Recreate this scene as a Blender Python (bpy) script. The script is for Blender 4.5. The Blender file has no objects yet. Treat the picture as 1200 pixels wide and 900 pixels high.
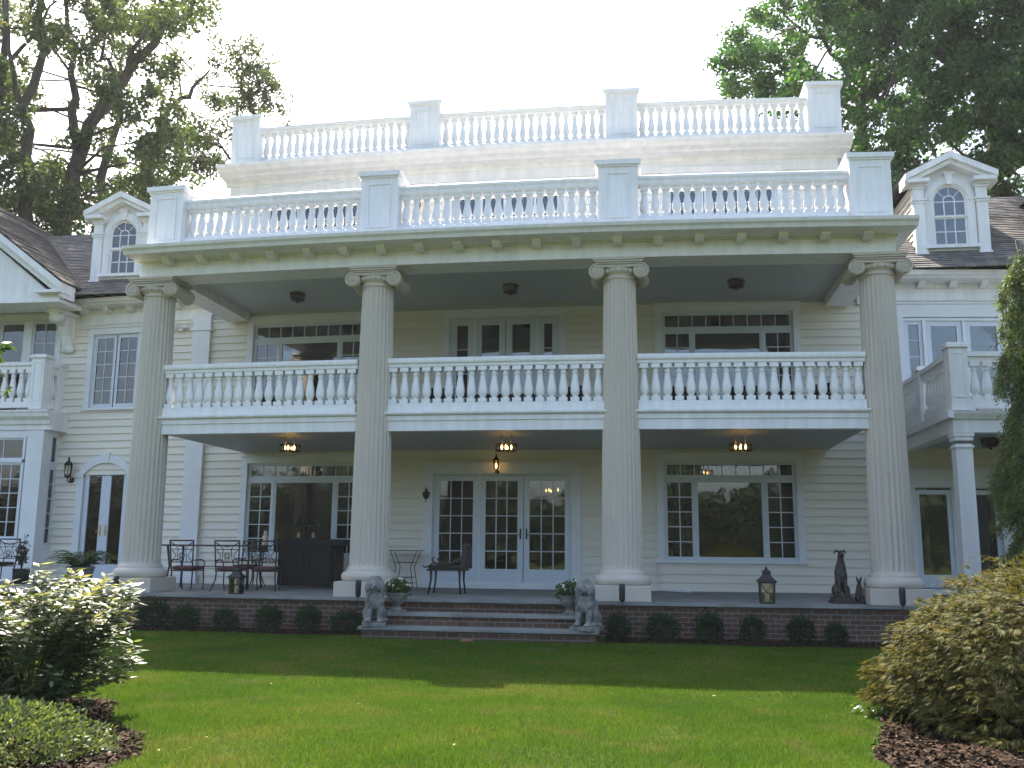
import bpy, bmesh, math, random
import numpy as np
from mathutils import Vector, Matrix
R = math.radians
scene = bpy.context.scene
COL = scene.collection
rnd = random.Random(7)

# ------------------------------------------------------------------ camera, sky, sun, exposure
def bow(x):
    x = max(-13.0, min(13.0, x))
    return 0.3085 * (1 - (x / 7.8) ** 2)

YAW, PITCH, ROLL, FPX = -0.1461, 0.1689, 0.009, 1112.44
fw = Vector((math.sin(YAW) * math.cos(PITCH), math.cos(YAW) * math.cos(PITCH), math.sin(PITCH)))
rt = Vector((math.cos(YAW), -math.sin(YAW), 0))
up = rt.cross(fw)
rt2 = math.cos(ROLL) * rt + math.sin(ROLL) * up
up2 = -math.sin(ROLL) * rt + math.cos(ROLL) * up
cd = bpy.data.cameras.new("camera")
cam = bpy.data.objects.new("camera", cd)
COL.objects.link(cam)
m = Matrix((rt2, up2, -fw)).transposed().to_4x4()
m.translation = Vector((3.1925, -19.5896, 1.036))
cam.matrix_world = m
cd.sensor_fit = 'HORIZONTAL'
cd.sensor_width = 36.0
cd.lens = FPX / 1200 * 36.0
cd.clip_start = 0.1
cd.clip_end = 2000
scene.camera = cam

SUN_EL, SUN_AZ = 51.0, -26.0          # azimuth measured from +Y towards +X
world = bpy.data.worlds.new("World")
scene.world = world
world.use_nodes = True
wn = world.node_tree
sky = wn.nodes.new("ShaderNodeTexSky")
sky.sky_type = 'NISHITA'
sky.sun_disc = False
sky.sun_elevation = R(SUN_EL)
sky.sun_rotation = R(SUN_AZ)
sky.air_density = 1.0
sky.dust_density = 4.5
sky.ozone_density = 1.3
bg = wn.nodes["Background"]
bg.inputs["Strength"].default_value = 0.15
wn.links.new(sky.outputs[0], bg.inputs[0])

sd = bpy.data.lights.new("sun", 'SUN')
sd.energy = 5.0
sd.angle = R(0.6)
sd.color = (1.0, 0.93, 0.82)
sun = bpy.data.objects.new("sun", sd)
COL.objects.link(sun)
a, e = R(SUN_AZ), R(SUN_EL)
to_sun = Vector((math.sin(a) * math.cos(e), math.cos(a) * math.cos(e), math.sin(e)))
sun.rotation_euler = to_sun.to_track_quat('Z', 'Y').to_euler()

vs = scene.view_settings
vs.view_transform = 'Standard'
vs.look = 'None'
vs.exposure = 1.72
vs.gamma = 1.0
vs.use_curve_mapping = False
scene.cycles.max_bounces = 8
scene.cycles.transparent_max_bounces = 12

# ------------------------------------------------------------------ materials
def mat(name, col, rough=0.6, var=0.0, vscale=3.0, bump=0.0, bscale=40.0, spec=0.4, metal=0.0,
        col2=None, stretch=None, trans=0.0):
    m = bpy.data.materials.new(name)
    m.use_nodes = True
    nt = m.node_tree
    p = nt.nodes["Principled BSDF"]
    p.inputs["Roughness"].default_value = rough
    p.inputs["Specular IOR Level"].default_value = spec
    p.inputs["Metallic"].default_value = metal
    p.inputs["Base Color"].default_value = (*col, 1)
    tc = nt.nodes.new("ShaderNodeTexCoord")
    vec = tc.outputs["Object"]
    if stretch:
        mp = nt.nodes.new("ShaderNodeMapping")
        mp.inputs["Scale"].default_value = stretch
        nt.links.new(vec, mp.inputs[0])
        vec = mp.outputs[0]
    if var or col2:
        n = nt.nodes.new("ShaderNodeTexNoise")
        n.inputs["Scale"].default_value = vscale
        n.inputs["Detail"].default_value = 5
        nt.links.new(vec, n.inputs["Vector"])
        r = nt.nodes.new("ShaderNodeValToRGB")
        r.color_ramp.elements[0].position = 0.32
        r.color_ramp.elements[1].position = 0.68
        c2 = col2 if col2 else tuple(c * (1 - var) for c in col)
        r.color_ramp.elements[0].color = (*c2, 1)
        r.color_ramp.elements[1].color = (*col, 1)
        nt.links.new(n.outputs[0], r.inputs[0])
        nt.links.new(r.outputs[0], p.inputs["Base Color"])
    if bump:
        n2 = nt.nodes.new("ShaderNodeTexNoise")
        n2.inputs["Scale"].default_value = bscale
        n2.inputs["Detail"].default_value = 4
        nt.links.new(vec, n2.inputs["Vector"])
        b = nt.nodes.new("ShaderNodeBump")
        b.inputs["Strength"].default_value = bump
        b.inputs["Distance"].default_value = 0.02
        nt.links.new(n2.outputs[0], b.inputs["Height"])
        nt.links.new(b.outputs[0], p.inputs["Normal"])
    return m

def leaf_mat(name, c1, c2, rough=0.5, trans=0.35, spec=0.4, tcol=None, c3=None):
    m = bpy.data.materials.new(name)
    m.use_nodes = True
    nt = m.node_tree
    p = nt.nodes["Principled BSDF"]
    out = nt.nodes["Material Output"]
    g = nt.nodes.new("ShaderNodeNewGeometry")
    r = nt.nodes.new("ShaderNodeValToRGB")
    r.color_ramp.elements[0].color = (*c1, 1)
    r.color_ramp.elements[1].color = (*c2, 1)
    if c3:
        el = r.color_ramp.elements.new(0.9)
        el.color = (*c2, 1)
        r.color_ramp.elements[-1].color = (*c3, 1)
    nt.links.new(g.outputs["Random Per Island"], r.inputs[0])
    nt.links.new(r.outputs[0], p.inputs["Base Color"])
    p.inputs["Roughness"].default_value = rough
    p.inputs["Specular IOR Level"].default_value = spec
    t = nt.nodes.new("ShaderNodeBsdfTranslucent")
    mx = nt.nodes.new("ShaderNodeMixRGB")
    mx.blend_type = 'MULTIPLY'
    mx.inputs[0].default_value = 1.0
    tc = tcol or (1.6, 1.5, 0.6)
    mx.inputs[2].default_value = (*tc, 1)
    nt.links.new(r.outputs[0], mx.inputs[1])
    nt.links.new(mx.outputs[0], t.inputs[0])
    ms = nt.nodes.new("ShaderNodeMixShader")
    ms.inputs[0].default_value = trans
    nt.links.new(p.outputs[0], ms.inputs[1])
    nt.links.new(t.outputs[0], ms.inputs[2])
    nt.links.new(ms.outputs[0], out.inputs[0])
    return m

def brick_mat(name, c1, c2, mortar, bw, rh, ms=0.012, rough=0.85, bump=0.5, swap=True, var=0.35):
    m = bpy.data.materials.new(name)
    m.use_nodes = True
    nt = m.node_tree
    p = nt.nodes["Principled BSDF"]
    p.inputs["Roughness"].default_value = rough
    tc = nt.nodes.new("ShaderNodeTexCoord")
    sp = nt.nodes.new("ShaderNodeSeparateXYZ")
    nt.links.new(tc.outputs["Object"], sp.inputs[0])
    cb = nt.nodes.new("ShaderNodeCombineXYZ")
    ad = nt.nodes.new("ShaderNodeMath")
    nt.links.new(sp.outputs[0], ad.inputs[0])
    if swap:
        nt.links.new(sp.outputs[1], ad.inputs[1])
        nt.links.new(ad.outputs[0], cb.inputs[0])
        nt.links.new(sp.outputs[2], cb.inputs[1])
    else:
        nt.links.new(sp.outputs[0], cb.inputs[0])
        nt.links.new(sp.outputs[1], cb.inputs[1])
    b = nt.nodes.new("ShaderNodeTexBrick")
    b.inputs["Color1"].default_value = (*c1, 1)
    b.inputs["Color2"].default_value = (*c2, 1)
    b.inputs["Mortar"].default_value = (*mortar, 1)
    b.inputs["Scale"].default_value = 1.0
    b.inputs["Mortar Size"].default_value = ms
    b.inputs["Brick Width"].default_value = bw
    b.inputs["Row Height"].default_value = rh
    b.inputs["Bias"].default_value = 0.0
    nt.links.new(cb.outputs[0], b.inputs["Vector"])
    n = nt.nodes.new("ShaderNodeTexNoise")
    n.inputs["Scale"].default_value = 2.5
    n.inputs["Detail"].default_value = 6
    nt.links.new(tc.outputs["Object"], n.inputs["Vector"])
    mx = nt.nodes.new("ShaderNodeMixRGB")
    mx.blend_type = 'MULTIPLY'
    mr = nt.nodes.new("ShaderNodeMapRange")
    mr.inputs[3].default_value = 1 - var
    mr.inputs[4].default_value = 1 + var
    nt.links.new(n.outputs[0], mr.inputs[0])
    mx.inputs[0].default_value = 1
    nt.links.new(b.outputs[0], mx.inputs[1])
    nt.links.new(mr.outputs[0], mx.inputs[2])
    nt.links.new(mx.outputs[0], p.inputs["Base Color"])
    bp = nt.nodes.new("ShaderNodeBump")
    bp.inputs["Strength"].default_value = bump
    bp.inputs["Distance"].default_value = 0.01
    bp.invert = True
    nt.links.new(b.outputs["Fac"], bp.inputs["Height"])
    nt.links.new(bp.outputs[0], p.inputs["Normal"])
    return m

def glass_mat(name, tint=(0.45, 0.49, 0.5), ior=2.15, rough=0.015):
    m = bpy.data.materials.new(name)
    m.use_nodes = True
    nt = m.node_tree
    nt.nodes.remove(nt.nodes["Principled BSDF"])
    out = nt.nodes["Material Output"]
    t = nt.nodes.new("ShaderNodeBsdfTransparent")
    t.inputs[0].default_value = (*tint, 1)
    g = nt.nodes.new("ShaderNodeBsdfGlossy")
    g.inputs["Roughness"].default_value = rough
    f = nt.nodes.new("ShaderNodeFresnel")
    f.inputs[0].default_value = ior
    n = nt.nodes.new("ShaderNodeTexNoise")
    n.inputs["Scale"].default_value = 1.3
    tc = nt.nodes.new("ShaderNodeTexCoord")
    nt.links.new(tc.outputs["Object"], n.inputs["Vector"])
    b = nt.nodes.new("ShaderNodeBump")
    b.inputs["Strength"].default_value = 0.06
    b.inputs["Distance"].default_value = 0.05
    nt.links.new(n.outputs[0], b.inputs["Height"])
    nt.links.new(b.outputs[0], g.inputs["Normal"])
    ms = nt.nodes.new("ShaderNodeMixShader")
    nt.links.new(f.outputs[0], ms.inputs[0])
    nt.links.new(t.outputs[0], ms.inputs[1])
    nt.links.new(g.outputs[0], ms.inputs[2])
    nt.links.new(ms.outputs[0], out.inputs[0])
    return m

def emit_mat(name, col, s):
    m = bpy.data.materials.new(name)
    m.use_nodes = True
    p = m.node_tree.nodes["Principled BSDF"]
    p.inputs["Base Color"].default_value = (*col, 1)
    p.inputs["Emission Color"].default_value = (*col, 1)
    p.inputs["Emission Strength"].default_value = s
    return m

WHITE = mat("white_paint", (0.81, 0.80, 0.78), 0.45, var=0.15, vscale=2.0, bump=0.05, bscale=30, stretch=(2.5, 2.5, 0.3))
WHITE2 = mat("balustrade_paint", (0.83, 0.82, 0.80), 0.42, var=0.11, vscale=2.5, bump=0.03, bscale=50, stretch=(4, 4, .5))
TRIM = mat("trim_paint", (0.72, 0.73, 0.74), 0.45, var=0.08, vscale=2.0, bump=0.04)
SASH = mat("sash_paint", (0.60, 0.65, 0.70), 0.4, var=0.06, vscale=5)
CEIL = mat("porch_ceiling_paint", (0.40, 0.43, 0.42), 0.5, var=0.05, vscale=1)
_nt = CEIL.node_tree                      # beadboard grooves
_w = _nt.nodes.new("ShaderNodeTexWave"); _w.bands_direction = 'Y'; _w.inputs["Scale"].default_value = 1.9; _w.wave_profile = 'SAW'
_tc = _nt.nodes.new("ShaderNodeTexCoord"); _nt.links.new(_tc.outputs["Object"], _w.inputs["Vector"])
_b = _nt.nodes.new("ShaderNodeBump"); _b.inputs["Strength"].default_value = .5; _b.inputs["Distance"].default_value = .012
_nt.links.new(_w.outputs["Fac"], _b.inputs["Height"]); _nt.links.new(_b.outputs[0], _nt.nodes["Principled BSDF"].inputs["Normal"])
PALE = mat("pale_cream_clapboard", (0.78, 0.765, 0.715), 0.55, var=0.06, vscale=1.2, bump=0.05, bscale=25, stretch=(0.5, 1, 4))
SIDING = mat("cream_clapboard", (0.76, 0.715, 0.61), 0.55, var=0.09, vscale=1.2, bump=0.08, bscale=25, stretch=(0.5, 1, 4))
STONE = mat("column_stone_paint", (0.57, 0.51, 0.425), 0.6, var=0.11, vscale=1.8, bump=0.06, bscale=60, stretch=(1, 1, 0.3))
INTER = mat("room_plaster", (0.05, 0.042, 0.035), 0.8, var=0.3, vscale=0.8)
CURTAIN = mat("pale_curtain", (0.62, 0.61, 0.58), 0.9, var=0.25, vscale=9, stretch=(6, 6, 0.2))
ROOF = brick_mat("roof_shingles", (0.215, 0.19, 0.165), (0.11, 0.105, 0.10), (0.05, 0.045, 0.04), 0.26, 0.0875, ms=0.006, var=0.3, bump=0.25)
BRICK = brick_mat("red_brick", (0.135, 0.07, 0.042), (0.08, 0.046, 0.031), (0.19, 0.17, 0.14), 0.24, 0.09, ms=0.009)
SLATE = mat("bluestone", (0.27, 0.27, 0.245), 0.75, var=0.35, vscale=1.3, bump=0.15, bscale=18)
IRON = mat("black_iron", (0.022, 0.022, 0.022), 0.5, var=0.3, vscale=8, spec=0.5)
BRONZE = mat("dark_bronze", (0.055, 0.045, 0.035), 0.55, var=0.3, vscale=9, bump=0.15, bscale=40)
CUSHION = mat("maroon_cushion", (0.13, 0.062, 0.058), 0.9, var=0.25, vscale=7, bump=0.12, bscale=150)
WICKER = mat("dark_wicker", (0.02, 0.017, 0.016), 0.7, var=0.4, vscale=30, bump=0.5, bscale=70)
CAST = mat("weathered_cast_stone", (0.29, 0.285, 0.26), 0.9, col2=(0.11, 0.11, 0.10), vscale=7, bump=0.5, bscale=35)
BARK = mat("tree_bark", (0.085, 0.066, 0.05), 0.9, var=0.45, vscale=3, bump=0.8, bscale=9, stretch=(3, 3, 0.6))
MULCH = mat("bark_mulch", (0.034, 0.022, 0.015), 1.0, spec=.05, col2=(0.010, 0.007, 0.005), vscale=28, bump=1.0, bscale=45)
CANDLE = mat("ivory_candle", (0.8, 0.74, 0.58), 0.6, var=0.1)
LANTGLASS = glass_mat("lantern_glass", (0.95, 0.92, 0.85), 1.4)
GLASS = glass_mat("window_glass")
BULB = emit_mat("lit_bulb", (1.0, 0.55, 0.16), 6.0)
BRASS = mat("brass", (0.55, 0.38, 0.14), 0.35, metal=1.0)
AMBER = mat("amber_glass", (0.55, 0.28, 0.05), 0.3)
TERRA = mat("red_ceramic", (0.42, 0.09, 0.06), 0.4, col2=(0.75, 0.7, 0.62), vscale=14)

# ------------------------------------------------------------------ mesh helpers
class MB:
    def __init__(s):
        s.v = []; s.f = []; s.mi = []; s.sm = []
    def add(s, vs_, fs, mi=0, smooth=False):
        o = len(s.v)
        s.v += [tuple(p) for p in vs_]
        for f in fs:
            s.f.append(tuple(i + o for i in f)); s.mi.append(mi); s.sm.append(smooth)
    def box(s, x0, x1, y0, y1, z0, z1, mi=0, seg=1.3):
        n = max(1, int(math.ceil(abs(x1 - x0) / seg))) if seg else 1
        vs_ = []
        for i in range(n + 1):
            x = x0 + (x1 - x0) * i / n
            vs_ += [(x, y0, z0), (x, y1, z0), (x, y1, z1), (x, y0, z1)]
        fs = [(0, 3, 2, 1)]
        for i in range(n):
            b = 4 * i
            for k in range(4):
                k2 = (k + 1) % 4
                fs.append((b + k, b + k2, b + 4 + k2, b + 4 + k))
        b = 4 * n
        fs.append((b, b + 1, b + 2, b + 3))
        s.add(vs_, fs, mi)
        return s
    def prism_x(s, prof, x0, x1, mi=0, seg=1.3):
        # prof: list of (y,z) outline extruded along x
        n = max(1, int(math.ceil(abs(x1 - x0) / seg)))
        k = len(prof); vs_ = []
        for i in range(n + 1):
            x = x0 + (x1 - x0) * i / n
            vs_ += [(x, y, z) for y, z in prof]
        fs = [tuple(range(k))[::-1]]
        for i in range(n):
            for j in range(k):
                j2 = (j + 1) % k
                fs.append((i * k + j, i * k + j2, (i + 1) * k + j2, (i + 1) * k + j))
        fs.append(tuple(n * k + j for j in range(k)))
        s.add(vs_, fs, mi)
        return s
    def prism_y(s, prof, y0, y1, mi=0):
        k = len(prof)
        vs_ = [(x, y0, z) for x, z in prof] + [(x, y1, z) for x, z in prof]
        fs = [tuple(range(k)), tuple(range(k, 2 * k))[::-1]]
        for j in range(k):
            j2 = (j + 1) % k
            fs.append((j, k + j, k + j2, j2))
        s.add(vs_, fs, mi)
        return s
    def ring_y(s, outer, inner, y0, y1, mi=0, closed=False):
        # band between two matching xz polylines, extruded in y
        n = len(outer); vs_ = []
        for (ox, oz), (ix, iz) in zip(outer, inner):
            vs_ += [(ox, y0, oz), (ix, y0, iz), (ix, y1, iz), (ox, y1, oz)]
        fs = []
        rng = n if closed else n - 1
        for i in range(rng):
            a_, b_ = 4 * i, 4 * ((i + 1) % n)
            for k in range(4):
                k2 = (k + 1) % 4
                fs.append((a_ + k, a_ + k2, b_ + k2, b_ + k))
        if not closed:
            fs += [(0, 3, 2, 1), (4 * n - 4, 4 * n - 3, 4 * n - 2, 4 * n - 1)]
        s.add(vs_, fs, mi)
        return s
    def lathe(s, prof, cx=0, cy=0, cz=0, seg=16, mi=0, smooth=True, sq=False):
        vs_ = []; k = len(prof)
        for i in range(seg):
            t = 2 * math.pi * (i + (0.5 if seg == 4 else 0)) / seg
            f = math.sqrt(2) if seg == 4 else 1
            for r_, z in prof:
                vs_.append((cx + r_ * f * math.cos(t), cy + r_ * f * math.sin(t), cz + z))
        fs = []
        for i in range(seg):
            i2 = (i + 1) % seg
            for j in range(k - 1):
                fs.append((i * k + j, i2 * k + j, i2 * k + j + 1, i * k + j + 1))
        fs.append(tuple(i * k for i in range(seg))[::-1])
        fs.append(tuple(i * k + k - 1 for i in range(seg)))
        s.add(vs_, fs, mi, smooth and seg > 4)
        return s
    def tube(s, pts, rad, seg=6, mi=0, smooth=True):
        pts = [Vector(p) for p in pts]
        n = len(pts)
        rads = rad if isinstance(rad, (list, tuple)) else [rad] * n
        vs_ = []; prev = None
        for i, p in enumerate(pts):
            d = (pts[min(i + 1, n - 1)] - pts[max(i - 1, 0)])
            if d.length < 1e-9: d = Vector((0, 0, 1))
            d.normalize()
            ref = prev if prev is not None else (Vector((1, 0, 0)) if abs(d.x) < 0.9 else Vector((0, 1, 0)))
            u = ref - d * ref.dot(d)
            if u.length < 1e-6: u = Vector((0, 1, 0)) - d * d.y
            u.normalize(); w = d.cross(u); prev = u
            for k in range(seg):
                t = 2 * math.pi * k / seg
                vs_.append(p + (u * math.cos(t) + w * math.sin(t)) * rads[i])
        fs = [tuple(range(seg))[::-1], tuple((n - 1) * seg + k for k in range(seg))]
        for i in range(n - 1):
            for k in range(seg):
                k2 = (k + 1) % seg
                fs.append((i * seg + k, i * seg + k2, (i + 1) * seg + k2, (i + 1) * seg + k))
        s.add(vs_, fs, mi, smooth)
        return s
    def ball(s, c, r, seg=12, rings=8, mi=0):
        rx, ry, rz = r if isinstance(r, (list, tuple)) else (r, r, r)
        vs_ = [(c[0], c[1], c[2] - rz)]
        for j in range(1, rings):
            ph = -math.pi / 2 + math.pi * j / rings
            for i in range(seg):
                t = 2 * math.pi * i / seg
                vs_.append((c[0] + rx * math.cos(ph) * math.cos(t), c[1] + ry * math.cos(ph) * math.sin(t), c[2] + rz * math.sin(ph)))
        vs_.append((c[0], c[1], c[2] + rz))
        fs = []
        for i in range(seg):
            fs.append((0, 1 + (i + 1) % seg, 1 + i))
            top = 1 + (rings - 2) * seg
            fs.append((len(vs_) - 1, top + i, top + (i + 1) % seg))
        for j in range(rings - 2):
            for i in range(seg):
                a_ = 1 + j * seg + i; b_ = 1 + j * seg + (i + 1) % seg
                fs.append((a_, b_, b_ + seg, a_ + seg))
        s.add(vs_, fs, mi, True)
        return s
    def build(s, name, mats, parent=None, warp=False, loc=None, bevel=0.0):
        me = bpy.data.meshes.new(name)
        v = [(x, y - bow(x), z) for x, y, z in s.v] if warp else s.v
        me.from_pydata(v, [], s.f)
        mats = mats if isinstance(mats, (list, tuple)) else [mats]
        for mm in mats: me.materials.append(mm)
        me.polygons.foreach_set("material_index", s.mi)
        me.polygons.foreach_set("use_smooth", s.sm)
        bm = bmesh.new(); bm.from_mesh(me)
        bmesh.ops.recalc_face_normals(bm, faces=bm.faces)
        bm.to_mesh(me); bm.free()
        me.update()
        o = bpy.data.objects.new(name, me)
        COL.objects.link(o)
        if parent: o.parent = parent
        if loc is not None: o.location = loc
        if bevel:
            b = o.modifiers.new("bevel", 'BEVEL'); b.width = bevel; b.segments = 2; b.limit_method = 'ANGLE'
        return o

def np_mesh(name, verts, k, material, parent=None, loc=None, smooth=False):
    """verts: (N*k,3) array, every k consecutive verts form one face."""
    verts = np.asarray(verts, dtype=np.float32)
    nv = len(verts); nf = nv // k
    me = bpy.data.meshes.new(name)
    me.vertices.add(nv); me.loops.add(nv); me.polygons.add(nf)
    me.vertices.foreach_set("co", verts.ravel())
    me.loops.foreach_set("vertex_index", np.arange(nv, dtype=np.int32))
    me.polygons.foreach_set("loop_start", np.arange(0, nv, k, dtype=np.int32))
    me.update(calc_edges=True)
    me.materials.append(material)
    o = bpy.data.objects.new(name, me)
    COL.objects.link(o)
    if parent: o.parent = parent
    if loc is not None: o.location = loc
    return o

def tag(o, label, cat, group=None):
    o["label"] = label; o["category"] = cat
    if group: o["group"] = group
    return o
def thing(name, label, cat, loc=(0, 0, 0), rz=0, group=None):
    o = bpy.data.objects.new(name, None)
    o.empty_display_size = 0.2
    COL.objects.link(o); o.location = loc; o.rotation_euler = (0, 0, rz)
    return tag(o, label, cat, group)
def kind(o, k):
    o["kind"] = k; return o
def dup(root, loc, rz=0, label=None, scale=None):
    r = root.copy(); COL.objects.link(r); r.location = loc; r.rotation_euler = (0, 0, rz)
    if label: r["label"] = label
    if scale: r.scale = (scale,) * 3
    for ch in list(root.children):
        c = ch.copy(); COL.objects.link(c); c.parent = r
        for g in list(ch.children):
            d = g.copy(); COL.objects.link(d); d.parent = c
    return r

# ------------------------------------------------------------------ ground
GZ = -0.68
def grass_material():
    m = bpy.data.materials.new("lawn_grass"); m.use_nodes = True
    nt = m.node_tree; p = nt.nodes["Principled BSDF"]; out = nt.nodes["Material Output"]
    p.inputs["Roughness"].default_value = 0.7
    p.inputs["Specular IOR Level"].default_value = 0.15
    tc = nt.nodes.new("ShaderNodeTexCoord")
    g = nt.nodes.new("ShaderNodeNewGeometry")
    n1 = nt.nodes.new("ShaderNodeTexNoise"); n1.inputs["Scale"].default_value = 0.55; n1.inputs["Detail"].default_value = 6
    n1.inputs["Roughness"].default_value = 0.6
    nt.links.new(g.outputs["Position"], n1.inputs["Vector"])
    r = nt.nodes.new("ShaderNodeValToRGB")
    r.color_ramp.elements[0].position = 0.30; r.color_ramp.elements[0].color = (0.062, 0.128, 0.012, 1)
    r.color_ramp.elements[1].position = 0.72; r.color_ramp.elements[1].color = (0.158, 0.178, 0.028, 1)
    el = r.color_ramp.elements.new(0.52); el.color = (0.090, 0.160, 0.012, 1)
    nt.links.new(n1.outputs[0], r.inputs[0])
    n3 = nt.nodes.new("ShaderNodeTexNoise"); n3.inputs["Scale"].default_value = 1.7; n3.inputs["Detail"].default_value = 4
    nt.links.new(g.outputs["Position"], n3.inputs["Vector"])
    m3 = nt.nodes.new("ShaderNodeMapRange"); m3.inputs[1].default_value = .54; m3.inputs[2].default_value = .78; m3.inputs[4].default_value = .55
    nt.links.new(n3.outputs[0], m3.inputs[0])
    x3 = nt.nodes.new("ShaderNodeMixRGB"); x3.inputs[2].default_value = (.21, .165, .06, 1)
    nt.links.new(m3.outputs[0], x3.inputs[0]); nt.links.new(r.outputs[0], x3.inputs[1])
    hv = nt.nodes.new("ShaderNodeMixRGB"); hv.blend_type = 'MULTIPLY'; hv.inputs[0].default_value = 1
    mr = nt.nodes.new("ShaderNodeMapRange"); mr.inputs[3].default_value = 0.6; mr.inputs[4].default_value = 1.4
    nt.links.new(g.outputs["Random Per Island"], mr.inputs[0])
    nt.links.new(x3.outputs[0], hv.inputs[1]); nt.links.new(mr.outputs[0], hv.inputs[2])
    nt.links.new(hv.outputs[0], p.inputs["Base Color"])
    t = nt.nodes.new("ShaderNodeBsdfTranslucent")
    nt.links.new(hv.outputs[0], t.inputs[0])
    ms = nt.nodes.new("ShaderNodeMixShader"); ms.inputs[0].default_value = 0.4
    nt.links.new(p.outputs[0], ms.inputs[1]); nt.links.new(t.outputs[0], ms.inputs[2])
    nt.links.new(ms.outputs[0], out.inputs[0])
    return m
GRASS = grass_material()
SOIL = mat("lawn_soil", (0.042, 0.062, 0.014), 1.0, spec=.05, col2=(0.055, 0.06, 0.02), vscale=0.8, bump=0.8, bscale=60)
g = MB(); g.box(-400, 400, -400, 400, GZ - 0.4, GZ, seg=None)
kind(g.build("ground", SOIL), "structure")

def flat_poly(name, pts, z, material, k="structure", h=0.03):
    b = MB(); n = len(pts)
    b.add([(x, y, z) for x, y in pts], [tuple(range(n))])
    return kind(b.build(name, material), k)
bedf = [(-14.5, -0.72), (-14.5, -1.55), (-8, -1.62), (-2.3, -1.75), (-2.3, -0.72)]
flat_poly("mulch_bed", bedf, GZ + 0.004, MULCH)
flat_poly("mulch_bed", [(2.3, -0.72), (2.3, -1.95), (7.7, -2.0), (6.95, -4.2), (6.25, -6.5), (5.45, -9.3), (5.0, -10.9), (5.2, -12.4), (8.5, -12.5), (14, -8), (14, -0.72)], GZ + 0.004, MULCH)
flat_poly("mulch_bed", [(-1.05, -12.9), (-0.95, -12.0), (-1.35, -11.3), (-2.05, -10.6), (-2.6, -9.6), (-4.0, -9.2), (-7, -10), (-7, -13.5)], GZ + 0.004, MULCH)

def in_poly(x, y, poly):
    inside = np.zeros(len(x), bool); n = len(poly)
    for i in range(n):
        x0, y0 = poly[i]; x1, y1 = poly[(i + 1) % n]
        c = ((y0 > y) != (y1 > y)) & (x < (x1 - x0) * (y - y0) / (y1 - y0 + 1e-12) + x0)
        inside ^= c
    return inside
def chips(n, poly, k_):
    r = np.random.default_rng(k_)
    xs_ = [p[0] for p in poly]; ys_ = [p[1] for p in poly]
    x = r.uniform(min(xs_), max(xs_), n); y = r.uniform(min(ys_), max(ys_), n)
    kp = in_poly(x + r.normal(0, .03, n), y + r.normal(0, .03, n), poly); x, y = x[kp], y[kp]; n = len(x)
    d = r.normal(size=(n, 3)) * [1, 1, .25]; d /= np.linalg.norm(d, axis=1, keepdims=True)
    nr = r.normal(size=(n, 3)) * .5 + [0, 0, 1]; s_ = np.cross(d, nr); s_ /= np.linalg.norm(s_, axis=1, keepdims=True)
    L = r.uniform(.02, .07, n)[:, None]; W = r.uniform(.008, .02, n)[:, None]
    P = np.stack([x, y, GZ + r.uniform(.012, .045, n)], 1)
    V = np.stack([P - d * L / 2 - s_ * W, P + d * L / 2 - s_ * W * .6, P + d * L / 2 + s_ * W, P - d * L / 2 + s_ * W * .7], 1)
    return V.reshape(-1, 3)
CH = np.concatenate([chips(26000, [(6.25, -6.5), (5.45, -9.3), (5.0, -10.9), (5.2, -12.4), (8.0, -12.4), (8.0, -6.0)], 1), chips(9000, [(-1.05, -12.9), (-.93, -12.0), (-1.33, -11.3), (-2.05, -10.6), (-2.6, -9.6), (-4, -9.2), (-4, -12.9)], 2),
                     chips(9000, [(2.3, -.72), (2.3, -1.95), (7.7, -2.0), (6.95, -4.2), (6.25, -6.5), (7.5, -6), (9, -.72)], 3), chips(7000, [(-8, -.72), (-8, -1.6), (-2.3, -1.75), (-2.3, -.72)], 4)])
def leafy(name, c1, c2):
    m = mat(name, c2, 1.0, spec=.1); nt = m.node_tree
    g_ = nt.nodes.new("ShaderNodeNewGeometry"); rp = nt.nodes.new("ShaderNodeValToRGB")
    rp.color_ramp.elements[0].color = (*c1, 1); rp.color_ramp.elements[1].color = (*c2, 1)
    nt.links.new(g_.outputs["Random Per Island"], rp.inputs[0]); nt.links.new(rp.outputs[0], nt.nodes["Principled BSDF"].inputs["Base Color"])
    return m
kind(np_mesh("bark_chips", CH, 4, leafy("bark_chips", (.014, .009, .006), (.085, .055, .036))), "stuff")
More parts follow.
